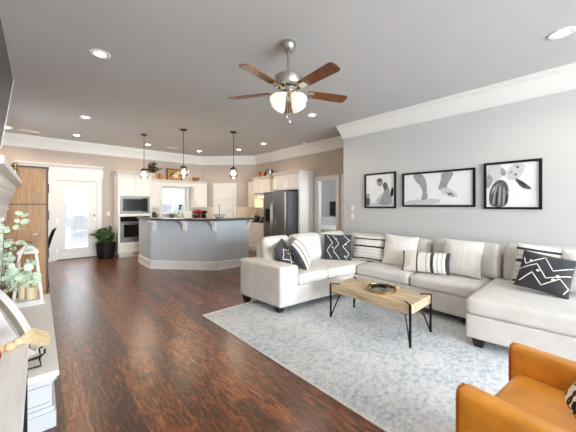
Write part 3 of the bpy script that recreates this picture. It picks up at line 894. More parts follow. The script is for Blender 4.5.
# ------------------------------------------------------------------ coffee table
ct = thing('coffee_table', 'pale acacia slab coffee table with black hairpin legs on the rug', 'coffee table', (2.94, 1.68, RT))
TX0, TX1, TY0, TY1, TZ = 2.685, 3.18, 1.205, 2.20, .422
m = MB().box(TX0, TX1, TY0, TY1, TZ - .095, TZ, bev=.004)
m.build('tabletop', 'table_wood', ct)
for (x, y, sx, sy) in ((TX0, TY0, 1, 1), (TX1, TY0, -1, 1), (TX0, TY1, 1, -1), (TX1, TY1, -1, -1)):
    m = MB()
    ox, oy = x - sx * .008, y - sy * .0
    # flat strap over the corner, a vertical bar and a slanting bar meeting at the foot
    m.box(min(ox, ox + sx * .016), max(ox, ox + sx * .016), min(y - sy * .006, y + sy * .014), max(y - sy * .006, y + sy * .014), RT, TZ + .006)
    m.tube([(x, y + sy * .004, TZ + .003), (x + sx * .07, y + sy * .085, TZ + .003)], .008, 6)
    m.tube([(x, y + sy * .006, RT + .012), (x + sx * .085, y + sy * .095, TZ - .096)], .009, 6)
    m.box(min(x, x + sx * .10), max(x, x + sx * .10), min(y, y + sy * .11), max(y, y + sy * .11), TZ - .100, TZ - .0951)
    m.build('leg', 'black', ct)
tr = thing('round_tray', 'round mirrored tray with gold rim on the coffee table', 'tray', (2.93, 1.66, TZ))
C0 = (2.93, 1.66, 0)
MB().lathe([(0, TZ + .001), (.165, TZ + .001), (.17, TZ + .004), (.172, TZ + .03), (.167, TZ + .03), (.164, TZ + .01), (0, TZ + .008)], C0, 40).build('rim', 'gold', tr, smooth=True)
MB().lathe([(0, TZ + .0105), (.16, TZ + .0105)], C0, 40).build('mirror_base', 'mirror', tr)
for a in (math.radians(135), math.radians(-45)):
    pts = [(C0[0] + .17 * math.cos(a + d), C0[1] + .17 * math.sin(a + d), TZ + .028) for d in (-.28,)] + [(C0[0] + .195 * math.cos(a + d), C0[1] + .195 * math.sin(a + d), TZ + .055) for d in (-.2, 0, .2)] + [(C0[0] + .17 * math.cos(a + .28), C0[1] + .17 * math.sin(a + .28), TZ + .028)]
    MB().tube(pts, .005, 8).build('handle', 'gold', tr, smooth=True)
m = MB()
for k in range(16):
    a = 2.2 * k / 15 - .3
    m.ball((C0[0] + .02 + .1 * math.cos(a), C0[1] + .03 + .085 * math.sin(a), TZ + .0215), .011, 0, 8)
tag(m.build('bead_strand', 'black', smooth=True), 'strand of dark beads coiled in the round gold-rimmed tray', 'bead strand')

# ------------------------------------------------------------------ cognac leather armchair
ac = thing('leather_armchair', 'cognac leather armchair with slim square arms at the lower right', 'armchair', (1.72, 0, RT))
def arm(x0, x1):
    m = MB().soft(x0, x1, -.42, .378, .13, .615, .028, (.004, 0, 0), n=10)
    F = .375
    m.tube([(x0 + .008, F, .15), (x0 + .008, F, .58), (x0 + .014, F, .598), (x0 + .03, F, .608), (x1 - .03, F, .608), (x1 - .014, F, .598), (x1 - .008, F, .58), (x1 - .008, F, .15)], .0055, 8, mi=1)
    m.build('arm', ['leather', 'leather_seam'], ac)
arm(1.325, 1.42); arm(1.955, 2.05)
MB().soft(1.415, 1.96, -.35, .345, .14, .33, .02).build('seat_frame', 'leather', ac)
m = MB().soft(1.423, 1.952, -.30, .345, .33, .498, .05, (0, .008, .016))
m.build('seat_cushion', 'leather', ac)
m = MB().soft(1.415, 1.96, -.50, -.32, .14, .86, .05, (0, .02, 0), m=None)
m.build('backrest', 'leather', ac)
for (x, y) in ((1.372, .31), (2.0, .31), (1.372, -.36), (2.0, -.36)):
    MB().lathe([(0, RT), (.016, RT), (.024, .135), (0, .135)], (x, y, 0), 14).build('leg', 'dark_leg', ac, smooth=True)
ac.rotation_euler.z = math.radians(-7)
ac.location.x -= .04; ac.location.y -= .018
pillow('throw_pillow', 'leopard print pillow on the leather armchair at the right edge', (1.765, -.045, .60), .46, .42, 100, 36, 24, .07, mats=('leopard',), group='throw pillows on the armchair')

# ------------------------------------------------------------------ family photographs on the right wall
def picture(y0, y1, z0, z1, label, shapes):
    """y0 is the left edge as seen from the room; shapes: (grey index, polygon in 0..1 picture coordinates)"""
    t = thing('framed_photograph', label, 'picture', (XR, (y0 + y1) / 2, (z0 + z1) / 2), group='framed photographs on the right wall')
    fw, X0 = .03, XR
    m = MB()
    m.box(X0 - .03, X0, y1, y0, z0, z0 + fw).box(X0 - .03, X0, y1, y0, z1 - fw, z1).box(X0 - .03, X0, y1, y1 + fw, z0 + fw, z1 - fw).box(X0 - .03, X0, y0 - fw, y0, z0 + fw, z1 - fw)
    m.build('frame', 'black', t)
    m = MB().box(X0 - .012, X0, y1 + fw, y0 - fw, z0 + fw, z1 - fw)
    for k, (g, poly) in enumerate(shapes):
        for _ in range(2):                             # round the outlines off
            poly = [q for a, b in zip(poly, poly[1:] + poly[:1]) for q in ((a[0] * .75 + b[0] * .25, a[1] * .75 + b[1] * .25), (a[0] * .25 + b[0] * .75, a[1] * .25 + b[1] * .75))]
        m.poly([(X0 - .0125 - .0004 * k, y0 - fw - u * (y0 - y1 - 2 * fw), z0 + fw + v * (z1 - z0 - 2 * fw)) for u, v in poly], g)
    m.build('print', ['paper', 'g1', 'g2', 'g3', 'g4'], t)
def ell(cx, cy, rx, ry, n=18): return [(cx + rx * math.cos(2 * PI * k / n), cy + ry * math.sin(2 * PI * k / n)) for k in range(n)]
picture(3.002, 2.372, 1.343, 1.996, 'smallest black framed photograph, leftmost, of a child bending over a lap', [
    (1, [(.05, .0), (.98, .0), (.98, .10), (.6, .16), (.05, .08)]),
    (2, [(.40, .05), (.92, .04), (.90, .35), (.80, .62), (.72, .74), (.62, .70), (.66, .45), (.52, .2)]),
    (3, [(.60, .72), (.74, .76), (.76, .60), (.70, .48), (.62, .58)]), (2, ell(.50, .76, .11, .13)), (3, ell(.49, .82, .09, .06)),
    (4, [(.86, .30), (.96, .30), (.98, .55), (.90, .60)]), (3, [(.0, .0), (.13, .02), (.16, .22), (.08, .34), (.0, .38)]), (2, ell(.07, .33, .07, .09)), (1, [(.3, .14), (.44, .1), (.62, .36), (.6, .44)])])
picture(2.252, 1.170, 1.371, 1.944, 'wide black framed photograph, middle of three, of two dangling legs', [
    (1, [(.0, .0), (.5, .0), (.6, .16), (.35, .22), (.0, .12)]),
    (2, [(.13, 1.), (.30, 1.), (.35, .80), (.37, .55), (.36, .42), (.385, .28), (.36, .18), (.29, .12), (.28, .24), (.31, .40), (.27, .60), (.19, .78)]),
    (2, [(.58, 1.), (.76, 1.), (.72, .80), (.66, .62), (.665, .50), (.60, .46), (.53, .48), (.55, .60), (.575, .78)]),
    (1, [(.54, .50), (.66, .55), (.76, .40), (.82, .26), (.74, .22), (.62, .30)]), (3, [(.66, .36), (.70, .26), (.71, .34), (.75, .24), (.755, .27), (.715, .40), (.70, .33), (.67, .40)]),
    (2, [(.54, .55), (.655, .55), (.65, .52), (.545, .52)])])
picture(1.066, 0.453, 1.343, 1.989, 'nearest and largest black framed photograph, of a long-haired child seen from behind', [
    (1, [(.0, .55), (.2, .6), (.34, .72), (.32, 1.), (.0, 1.)]), (2, [(.0, .4), (.12, .55), (.13, .7), (.06, .8), (.0, .7)]), (2, [(.30, .95), (.42, .8), (.36, .7), (.28, .78)]),
    (1, [(.38, .66), (.48, .98), (.78, .98), (.72, .74), (.56, .60)]), (3, [(.56, .66), (.66, .62), (.86, .44), (.86, .38), (.70, .42), (.60, .56)]), (4, [(.62, .60), (.72, .56), (.80, .46), (.70, .48)]),
    (3, [(.08, .0), (.42, .0), (.45, .3), (.44, .48), (.38, .60), (.28, .65), (.16, .58), (.08, .42), (.05, .2)]), (2, [(.12, .04), (.16, .04), (.20, .40), (.27, .58), (.17, .46)]), (2, [(.24, .02), (.28, .02), (.30, .35), (.30, .58), (.25, .40)]), (4, [(.18, .03), (.22, .03), (.24, .36), (.20, .34)]), (2, [(.33, .04), (.36, .04), (.40, .34), (.34, .52)]), (4, [(.38, .06), (.42, .1), (.42, .3), (.38, .24)]), (1, [(.10, .30), (.13, .34), (.20, .52), (.14, .46)]),
    (1, [(.42, .30), (.48, .34), (.45, .44)]), (2, ell(.50, .80, .03, .03)), (3, ell(.58, .74, .03, .02)), (3, [(.58, .95), (.66, .9), (.62, .86)])])
def switch(nm, loc, rz, label, cat='light switch'):
    t = thing(nm, label, cat, loc, rz)
    MB().box(-.036, .036, -.006, 0, -.058, .058, bev=.003).build('plate', 'trim', t, world=False)
    MB().box(-.016, .016, -.010, -.006, -.032, .032, bev=.002).build('rocker', 'trim', t, world=False)
switch('light_switch', (XR, 3.30, 1.33), -PI / 2, 'upper white switch plate at the far end of the picture wall')
switch('light_switch', (XR, 3.30, 1.17), -PI / 2, 'lower white switch plate at the far end of the picture wall')
switch('light_switch', (1.43, YB, 1.16), 0, 'white switch plate between the patio door and the oven cupboard')

# ------------------------------------------------------------------ on and around the hearth
HZ = .362
# whitewashed end table in the near left corner
et = thing('end_table', 'whitewashed plank side table with black metal legs at the lower left', 'side table', (-.38, 1.36, 0))
m = MB()
for k in range(5): m.box(-.715 + k * .136, -.715 + k * .136 + .135, .96, 1.81, .715, .75, bev=.002)
m.build('tabletop', 'white_wash', et)
for (x, y) in ((-.052, 1.775), (-.052, .985), (-.695, 1.775), (-.695, .985)):
    MB().box(x - .012, x + .012, y - .012, y + .012, 0, .712).build('leg', 'black', et)
m = MB().box(-.70, -.06, .975, .995, .69, .713).box(-.70, -.06, 1.765, 1.785, .69, .713).box(-.70, -.68, .995, 1.765, .69, .713).box(-.08, -.06, .995, 1.765, .69, .713)
m.build('apron', 'black', et)
# bead garland with a jute tassel
bg = thing('bead_garland', 'natural wooden bead garland with jute tassel on the whitewashed side table', 'bead garland', (-.12, 1.70, .75))
pts = [(-.095, 1.745), (-.135, 1.735), (-.175, 1.715), (-.215, 1.685), (-.25, 1.645), (-.275, 1.60), (-.285, 1.55), (-.28, 1.50), (-.26, 1.45)]
for (x, y) in pts: MB().ball((x, y, .7705), .0205, 0, 14).build('bead', 'bead', bg, smooth=True)
m = MB()
rr = random.Random(3)
for k in range(260):
    a = rr.uniform(0, 2 * PI); q = rr.uniform(0, 1) ** .5
    s = Vector((-.072, 1.772, .775)); 
    e = Vector((.032, 1.875, .712)) + Vector((rr.uniform(-.012, .012), q * .030 * math.cos(a), q * .03 * math.sin(a)))
    e = s.lerp(e, rr.uniform(.93, 1.02))
    md = s.lerp(e, .5) + Vector((0, .022 * q * math.cos(a), .02 * q * math.sin(a) + .026))
    m.tube([s + Vector((0, .009 * math.cos(a), .009 * math.sin(a))), md, e], .0022, 4)
m.ball((-.072, 1.772, .774), .017, 0, 12, (1.2, 1, 1))
m.build('tassel', 'jute', bg, smooth=True)
tag(MB().lathe([(0, 0), (.02, .0), (.036, .012), (.042, .036), (.037, .06), (.02, .074), (.008, .069), (0, .066)], (-.155, 1.625, .75), 22).build('red_apple', 'red', smooth=True), 'shiny dark red round fruit on the whitewashed side table', 'fruit')

# round lipped wooden tray leaning against the fireplace
th = math.radians(25)
rt = thing('leaning_tray', 'round white wooden tray with dark beaded edge leaning back above the hearth', 'tray', (-.05, 2.45, .45))
T = Matrix.Translation((0, 2.45, .45)) @ Matrix.Rotation(-th, 4, 'Y') @ Matrix.Translation((-.036, 0, .245)) @ Matrix.Rotation(PI / 2, 4, 'Y') @ Matrix.Scale(.81, 4)
MB().lathe([(.0, -.046), (.29, -.046), (.30, -.042), (.302, .04), (.297, .045), (.284, .045), (.279, .04), (.279, -.034)], n=48, m=T).build('lip', 'lantern', rt, smooth=True)
MB().lathe([(.2795, .036), (.2785, -.033)], n=48, m=T).build('inner_wall', 'taupe', rt, smooth=True)
MB().lathe([(0, -.034), (.279, -.034)], n=48, m=T).build('face_board', 'galv', rt)
m = MB()
for k in range(36):
    a = PI * k / 36
    m.ball(T @ Vector((.306 * math.cos(a), .306 * math.sin(a), .012)), .0075, 0, 6)
m.build('beaded_edge', 'black', rt, smooth=True)
es = thing('wire_easel', 'small black wire easel holding the round white tray on the hearth', 'stand', (-.08, 2.45, HZ))
for y in (2.385, 2.515):
    m = MB().tube([(.028, y, .47), (.028, y, .444), (.015, y, .434), (-.15, y, .405), (-.19, y, .45), (-.245, y, .66)], .0055, 8)
    m.tube([(.0, y, .43), (.01, y, HZ + .006), (-.10, y, HZ + .006), (-.15, y, .405)], .0055, 8)
    m.build('side_wire', 'black', es, smooth=True)
MB().tube([(-.19, 2.385, .45), (-.19, 2.515, .45)], .005, 8).build('cross_bar', 'black', es, smooth=True)

# white wooden lantern with three candles
lt = thing('lantern', 'tapered white wooden lantern on the far end of the hearth', 'lantern', (-.08, 4.02, HZ))
LX, LY = -.085, 4.02
bz, tz, bh, thh = HZ, HZ + .56, .125, .075
m = MB().box(LX - .135, LX + .135, LY - .135, LY + .135, bz, bz + .022, bev=.003).box(LX - .12, LX + .12, LY - .12, LY + .12, bz + .022, bz + .045)
m.build('base', 'lantern', lt)
for sx in (-1, 1):
    for sy in (-1, 1):
        a = Vector((LX + sx * .108, LY + sy * .108, bz + .045)); b = Vector((LX + sx * .062, LY + sy * .062, tz - .03))
        m = MB().prism([a + Vector(v) for v in ((-.012, -.012, 0), (.012, -.012, 0), (.012, .012, 0), (-.012, .012, 0))], b - a)
        m.build('post', 'lantern', lt)
m = MB().box(LX - .085, LX + .085, LY - .085, LY + .085, tz - .03, tz - .005, bev=.003)
c4 = [(LX - .08, LY - .08, tz - .005), (LX + .08, LY - .08, tz - .005), (LX + .08, LY + .08, tz - .005), (LX - .08, LY + .08, tz - .005)]
bm = m.bm; vs = [bm.verts.new(p) for p in c4]; ap = [bm.verts.new((LX + sx * .02, LY + sy * .02, tz + .06)) for sx, sy in ((-1, -1), (1, -1), (1, 1), (-1, 1))]
for i in range(4): bm.faces.new((vs[i], vs[(i + 1) % 4], ap[(i + 1) % 4], ap[i]))
bm.faces.new(ap)
m.build('roof', 'lantern', lt)
m = MB(); m.tube([(LX + .03 * math.cos(PI * k / 10), LY, tz + .058 + .035 * math.sin(PI * k / 10)) for k in range(11)], .004, 6)
m.build('ring_handle', 'black', lt, smooth=True)
for (x, y, r, hh, lb) in ((LX - .042, LY + .04, .036, .22, 'tallest ivory candle inside the white lantern'), (LX + .02, LY - .02, .038, .125, 'shortest ivory candle at the front inside the white lantern'), (LX + .052, LY + .05, .03, .17, 'slim ivory candle at the right inside the white lantern')):
    c = MB().lathe([(0, 0), (r, 0), (r, hh - .004), (r - .004, hh), (r - .012, hh - .006), (0, hh - .008)], (x, y, bz + .045), 20).build('pillar_candle', 'wax', smooth=True)
    tag(c, lb, 'candle', 'candles in the lantern')
    MB().tube([(x, y, bz + .045 + hh - .008), (x + .001, y, bz + .045 + hh + .010)], .0015, 5).build('wick', 'black', c)

# vase of eucalyptus on the hearth, cut by the left edge
pv = thing('eucalyptus_vase', 'pale eucalyptus branches in a striped vase on the hearth', 'plant', (-.245, 3.30, HZ))
VC = (-.245, 3.30, HZ)
MB().lathe([(0, 0), (.05, 0), (.062, .03), (.066, .12), (.05, .19), (.03, .22), (.033, .25), (.029, .25), (.026, .22), (0, .21)], VC, 24).build('vase', 'pw', pv, smooth=True)
m = MB()
for z in (.04, .07, .10, .13): m.lathe([(.0645 if z < .1 else .0665, z), (.068, z + .006), (.0645 if z < .1 else .066, z + .014)], VC, 24)
m.build('stripe_bands', 'pgrey', pv, smooth=True)
def leaf(mb, c, d, r, rr, asp=1.0):
    """a rounded, slightly cupped leaf starting at c along d"""
    d = d.normalized(); up = Vector((rr.uniform(-.5, .5), rr.uniform(-.9, .1), rr.uniform(.2, 1))); s = d.cross(up)
    if s.length < 1e-3: s = d.orthogonal()
    s.normalize(); nn = s.cross(d)
    ctr = mb.bm.verts.new(c + d * r * asp + nn * .15 * r)
    ring = []
    for k in range(10):
        a = 2 * PI * k / 10
        ring.append(mb.bm.verts.new(c + d * (r * asp * (1 - math.cos(a))) + s * (r * math.sin(a)) + nn * (0.0 if k % 5 == 0 else .05 * r)))
    for k in range(10):
        f = mb.bm.faces.new((ctr, ring[k], ring[(k + 1) % 10])); f.smooth = True
rr = random.Random(11)
sm, lm = MB(), MB()
base = Vector((VC[0], VC[1], VC[2] + .23))
BR = [((-.10, 3.02, .98), (-.03, 3.02, 1.20)), ((-.14, 3.0, .84), (-.06, 2.86, .90)), ((-.2, 3.08, 1.04), (-.20, 3.0, 1.22)),
      ((-.16, 3.1, 1.0), (-.10, 3.0, 1.32)), ((-.12, 3.15, .84), (-.02, 3.14, .96)), ((-.2, 2.95, .84), (-.14, 2.72, .96)), ((-.12, 3.2, .78), (-.01, 3.25, .76)), ((-.2, 3.05, .90), (-.16, 2.8, 1.08))]
for mid, end in BR:
    mid, end = Vector(mid), Vector(end)
    P = []
    for k in range(13):
        t = k / 12
        P.append(base * (1 - t) ** 2 + mid * 2 * t * (1 - t) + end * t * t)
    sm.tube(P, [.004 - .0025 * k / 12 for k in range(13)], 6)
    for k in range(3, 13, 1):
        if rr.random() < .3: continue
        tn = (P[min(k + 1, 12)] - P[k - 1]).normalized()
        sd = tn.cross(Vector((rr.uniform(-1, 1), rr.uniform(-1, 1), rr.uniform(-1, 1)))).normalized()
        for s in (-1, 1):
            leaf(lm, P[k], (sd * s + tn * .35), rr.uniform(.018, .031), rr)
sm.build('stems', 'stem', pv, smooth=True)
lm.build('leaves', 'leaf_euc', pv)
# little gold ornament on the mantel
go = thing('gold_figurine', 'small gold ornament on the far end of the white mantel', 'ornament', (-.185, 4.02, 1.655))
MB().lathe([(0, 0), (.035, 0), (.037, .012), (.015, .022), (.012, .05), (.026, .075), (.03, .10), (.02, .125), (.008, .14), (0, .14)], (-.185, 4.02, 1.655), 16).build('body', 'gold', go, smooth=True)
MB().ball((-.185, 4.02, 1.815), .024, 0, 12).build('finial', 'gold', go, smooth=True)

# tall oak cupboard beyond the fireplace
hx0, hx1, hy0, hy1, hz = -.74, .082, 4.50, 5.55, 1.865
oc = thing('oak_cupboard', 'tall golden oak cupboard standing beyond the fireplace', 'cupboard', ((hx0 + hx1) / 2, (hy0 + hy1) / 2, 0))
m = MB().box(hx0, hx1 - .02, hy0 + .012, hy1, .0, hz - .015)
m.build('body', 'oak', oc)
m = MB().box(hx0, hx1, hy0, hy0 + .012, 1.416, hz - .03).box(hx0, hx1, hy0, hy0 + .012, .0, 1.402)
m.build('side_panel', 'oak', oc)
m = MB().box(hx0, hx1 - .018, hy0 + .008, hy0 + .0125, 1.40, 1.418).box(hx1 - .018, hx1 + .003, hy0 - .004, hy0 + .03, 0, hz - .012).box(hx0, hx1 + .01, hy0 - .01, hy1 + .01, hz - .02, hz)  # first box is a dark strip painting the shadow in the seam
m.build('trim_and_seam_shade', 'oak_dark', oc)
for k, (a, b) in enumerate(((hy0 + .04, 5.015), (5.025, hy1 - .02))):
    for (z0, z1) in ((.08, 1.40), (1.415, hz - .03)):
        dr = MB().box(hx1 - .02, hx1 - .002, a, b, z0, z1).build('door', 'oak', oc)
        MB().box(hx1 - .002, hx1 + .02, (b - .05 if k == 0 else a + .035), (b - .035 if k == 0 else a + .05), (z0 + z1) / 2 - .06, (z0 + z1) / 2 + .06).build('pull', 'black', dr)

# black dining chair glimpsed beyond the cupboard
dc = thing('dining_chair', 'black curved-back dining chair half hidden behind the oak cupboard', 'chair', (-.10, 6.45, 0))
m = MB().soft(-.32, .12, 6.22, 6.68, .43, .475, .02, (0, 0, .006)); m.build('seat', 'black', dc)
m = MB()
NB = 10
g = [[m.bm.verts.new((.105 + .13 * (v ** 1.3) - .06 * (2 * u - 1) ** 2, 6.45 + (u - .5) * .44 * (1 - .35 * v ** 2), .47 + .53 * v - .05 * (2 * u - 1) ** 2 * v)) for u in [i / NB for i in range(NB + 1)]] for v in [j / NB for j in range(NB + 1)]]
for j in range(NB):
    for i in range(NB): m.bm.faces.new((g[j][i], g[j][i + 1], g[j + 1][i + 1], g[j + 1][i])).smooth = True
bmesh.ops.solidify(m.bm, geom=m.bm.faces[:], thickness=.018)
m.build('backrest', 'black', dc, smooth=True)
for (x, y, dx) in ((-.29, 6.25, -.03), (-.29, 6.65, -.03), (.09, 6.25, .03), (.09, 6.65, .03)):
    MB().tube([(x + dx, y, 0), (x, y, .435)], [.012, .018], 10).build('leg', 'black', dc, smooth=True)

# potted plant by the patio door
pp = thing('potted_plant', 'leafy green plant in a ribbed black pot by the patio door', 'plant', (1.31, 8.66, 0))
PC = (1.31, 8.66, 0)
m = MB()
prof = [(0, 0), (.17, 0), (.185, .02)]
for k in range(8): prof += [(.188 + k * .004, .03 + k * .044), (.194 + k * .004, .05 + k * .044)]
prof += [(.225, .39), (.225, .41), (.205, .41), (.20, .37), (0, .37)]
m.lathe(prof, PC, 28).build('pot', 'black', pp, smooth=True)
MB().lathe([(0, .371), (.2, .371)], PC, 24).build('soil', 'dark_leg', pp)
rr = random.Random(5)
sm, lm = MB(), MB()
for k in range(46):
    a = rr.uniform(0, 2 * PI); q = rr.uniform(.3, 1)
    e = Vector((PC[0] + .30 * q * math.cos(a), min(YB - .05, PC[1] + .30 * q * math.sin(a)), .42 + .40 * (1 - q * .55) * rr.uniform(.7, 1.1)))
    if e.x > 1.47: e.x = 1.47 - rr.uniform(0, .05)
    s = Vector((PC[0] + .08 * math.cos(a), PC[1] + .08 * math.sin(a), .37)); md = s.lerp(e, .5) + Vector((0, 0, .1))
    P = [s * (1 - t) ** 2 + md * 2 * t * (1 - t) + e * t * t for t in [i / 6 for i in range(7)]]
    sm.tube(P, .004, 5)
    for i in range(2, 7):
        for sg in (-1, 1):
            d = Vector((rr.uniform(-1, 1), rr.uniform(-1, .4), rr.uniform(-.4, .6)))
            if P[i].x > 1.42: d.x = -abs(d.x)
            leaf(lm, P[i], d, rr.uniform(.026, .045), rr, 1.25)
sm.build('stems', 'leaf_dark', pp); lm.build('leaves', 'leaf', pp)

# ------------------------------------------------------------------ kitchen
def L(x, y, z): return Vector((x, y, z))
class Unit:
    """cabinet frame in local coordinates: x along the front (left to right as seen), y=0 the front, +y towards the wall"""
    def __init__(s, root): s.r = root
    def body(s, name, x0, x1, y0, y1, z0, z1, mat='cab', **k):
        return MB().box(x0, x1, y0, y1, z0, z1, **k).build(name, mat, s.r, world=False)
    def front(s, name, x0, x1, z0, z1, pull='v', side=1, rail=.055, mat='cab', y=0.0):
        m = MB().box(x0, x1, y - .012, y, z0, z1)
        if z1 - z0 > .16:
            for (a, b, c, d) in ((x0, x0 + rail, z0, z1), (x1 - rail, x1, z0, z1), (x0 + rail, x1 - rail, z0, z0 + rail), (x0 + rail, x1 - rail, z1 - rail, z1)): m.box(a, b, y - .026, y - .012, c, d)
        f = m.build(name, mat, s.r, world=False)
        if pull:
            q = MB()
            yy = y - .045
            if pull == 'v' or pull == 'vt':
                px = x1 - .03 if side > 0 else x0 + .03
                za = z0 + .05 if pull == 'v' else z1 - .19
                q.tube([(px, y - .02, za), (px, yy, za), (px, yy, za + .14), (px, y - .02, za + .14)], .006, 6)
            else:
                px = (x0 + x1) / 2; zz = (z0 + z1) / 2
                q.tube([(px - .065, y - .012, zz), (px - .065, yy, zz), (px + .065, yy, zz), (px + .065, y - .012, zz)], .006, 6)
            q.build('handle', 'nickel', f, world=False, smooth=True)
        return f
    def crown(s, x0, x1, y1, z, hgt=.09, proj=.07, ends=(True, True)):
        pr = [(0, z - hgt), (.012, z - hgt), (.02, z - hgt * .6), (proj * .7, z - hgt * .25), (proj, z - hgt * .15), (proj, z), (0, z)]
        p = []
        if ends[0]: p.append((x0, y1))
        p += [(x0, 0), (x1, 0)]
        if ends[1]: p.append((x1, y1))
        return MB().sweep(p, pr).build('crown', 'cab', s.r, world=False)

# oven tower
t = thing('oven_cupboard', 'tall white oven cupboard with doors above and drawer below, left of kitchen window', 'cupboard', (1.555, 8.44, 0))
u = Unit(t); WT = .82
m = MB().box(0, WT, 0, .60, .10, .40).box(0, WT, .0, .60, 1.645, 2.29).box(0, .045, 0, .60, .40, 1.645).box(WT - .045, WT, 0, .60, .40, 1.645).box(.045, WT - .045, .40, .60, .40, 1.645).box(.045, WT - .045, 0, .40, 1.09, 1.165).box(.03, WT - .03, .05, .6, 0, .10)
m.build('body', 'cab', t, world=False)
u.front('door', .03, WT / 2 - .004, 1.68, 2.20, 'v', 1); u.front('door', WT / 2 + .004, WT - .03, 1.68, 2.20, 'v', -1)
u.front('drawer', .03, WT - .03, .12, .385, 'h')
u.crown(0, WT, .6, 2.30)
mw = thing('microwave', 'built-in stainless microwave above the wall oven', 'microwave', (1.555, 8.45, 1.165))
m = MB().box(.05, WT - .05, -.005, .39, .004, .476)
for (a, b, c, d) in ((.046, WT - .046, .0, .05), (.046, WT - .046, .42, .478), (.046, .10, .05, .42), (WT - .10, WT - .046, .05, .42)): m.box(a, b, -.022, -.005, c, d)
m.build('housing', 'steel_panel', mw, world=False)
MB().box(.10, WT - .235, -.018, -.005, .07, .40).build('window', 'black_gloss', mw, world=False)
MB().box(WT - .235, WT - .10, -.017, -.005, .05, .42).build('control_panel', 'black_gloss', mw, world=False)
MB().tube([(.12, -.018, .095), (.12, -.05, .095), (WT - .25, -.05, .095), (WT - .25, -.018, .095)], .009, 8).build('handle', 'steel', mw, world=False, smooth=True)
ov = thing('built_in_oven', 'stainless wall oven with black glass door under the microwave', 'oven', (1.555, 8.45, .40))
m = MB().box(.05, WT - .05, -.005, .39, .004, .684)
m.box(.046, WT - .046, -.024, -.005, .0, .13).box(.046, WT - .046, -.024, -.005, .47, .545).box(.046, .13, -.024, -.005, .13, .47).box(WT - .13, WT - .046, -.024, -.005, .13, .47)
m.build('housing', 'steel_panel', ov, world=False)
MB().box(.13, WT - .13, -.02, -.005, .13, .47).build('window', 'black_gloss', ov, world=False)
MB().box(.05, WT - .05, -.024, -.005, .552, .684).build('control_panel', 'black_gloss', ov, world=False)
MB().tube([(.11, -.02, .508), (.11, -.065, .508), (WT - .11, -.065, .508), (WT - .11, -.02, .508)], .011, 8).build('handle', 'steel', ov, world=False, smooth=True)

# upper cupboards either side of the window and the shelf board that joins them
def upper(x0, wd, label, side):
    t = thing('hanging_cupboard', label, 'cupboard', (x0, 8.70, 1.32), group='white wall cupboards')
    u = Unit(t)
    u.body('body', 0, wd, 0, .35, 0, .76)
    u.front('door', .012, wd - .012, .02, .74, 'v', side)
upper(2.395, .345, 'narrow white wall cupboard between the oven cupboard and kitchen window', 1)
upper(3.735, .44, 'white wall cupboard right of the kitchen window, beside the pantry corner', -1)
t = thing('valance_board', 'white crowned shelf board running over the kitchen window', 'shelf', (2.38, 8.70, 2.04))
MB().box(0, 1.80, 0, .35, .042, .082).box(.36, 1.355, -.0, .02, -.06, .042).build('board', 'cab', t, world=False)
Unit(t).crown(0, 1.80, .35, .125, .075, .055, (False, True))
# base run and worktop under the window (behind the island)
t = thing('base_cupboard', 'long white base cupboard run under the kitchen window', 'cupboard', (2.38, 8.44, 0))
u = Unit(t)
m = MB().box(0, 1.75, 0, .6, .10, .875).box(.0, 1.75, .06, .6, 0, .10); m.build('body', 'cab', t, world=False)
for k in range(4): u.front('door', .02 + k * .43, .02 + k * .43 + .42, .12, .70, 'vt', 1 if k % 2 == 0 else -1); u.front('drawer', .02 + k * .43, .02 + k * .43 + .42, .715, .86, 'h')
m = MB().box(2.38, 4.13, 8.42, YB, .875, .912)
tag(m.build('window_worktop', 'granite'), 'dark stone worktop under the kitchen window', 'worktop')
m = MB().box(2.38, 2.76, YB - .012, YB, .912, 1.32).box(3.70, 4.18, YB - .012, YB, .912, 1.32).box(2.76, 3.70, YB - .012, YB, .912, 1.03)
struct('trim_3', m, 'tile')
m = MB()
dbox(m, .0, .37, -.012, 0, .912, 1.335); dbox(m, 1.20, DL, -.012, 0, .912, 1.335)
struct('trim_4', m, 'tile')

# angled island
IB = [(1.836, 7.55), (1.836, 6.565), (2.85, 5.445), (3.66, 5.445)]
isl = thing('kitchen_island', 'angled blue-grey breakfast bar with dark stone top and white corbels', 'kitchen island', (2.8, 6.2, 0))
def off(path, d):
    m = MB(); n = len(path); P = [Vector(p) for p in path]; out = []
    for i in range(n):
        d0 = (P[i] - P[i - 1]).normalized() if i else (P[1] - P[0]).normalized()
        d1 = (P[i + 1] - P[i]).normalized() if i < n - 1 else d0
        n0, n1 = Vector((d0.y, -d0.x)), Vector((d1.y, -d1.x)); mm = n0 + n1; mm = mm / mm.dot(n0)
        out.append(P[i] + mm * d)
    m.bm.free()
    return out
# travelling A->D the kitchen lies on the left, the room on the right (-x / -y side)
o_in = off(IB, -.16)
m = MB().prism([(p.x if hasattr(p, 'x') else p[0], p.y if hasattr(p, 'y') else p[1], 0) for p in [Vector(q) for q in IB] + o_in[::-1]], (0, 0, 1.07))
m.build('front_panel', 'island', isl)
m = MB().sweep(IB, [(0, 0), (.03, 0), (.03, .02), (.018, .022), (.018, .155), (.012, .175), (0, .18)])
m.build('skirting', 'trim', isl)
o_out, o_b = off(IB, .27), off(IB, -.20)
bar = [o_out[0] + Vector((.0, .0))] + o_out[1:3] + [o_out[3] + Vector((.04, 0))] + [o_b[3] + Vector((.04, 0))] + o_b[1:3][::-1] + [o_b[0]]
bar[0] = Vector((IB[0][0] - .05, IB[0][1])); bar[1] = Vector((IB[0][0] - .05, 6.68)); bar.insert(2, Vector((o_out[1].x + .19, o_out[1].y - .13)))
m = MB().prism([(p.x, p.y, 1.07) for p in bar], (0, 0, .038))
m.build('bar_top', 'granite', isl)
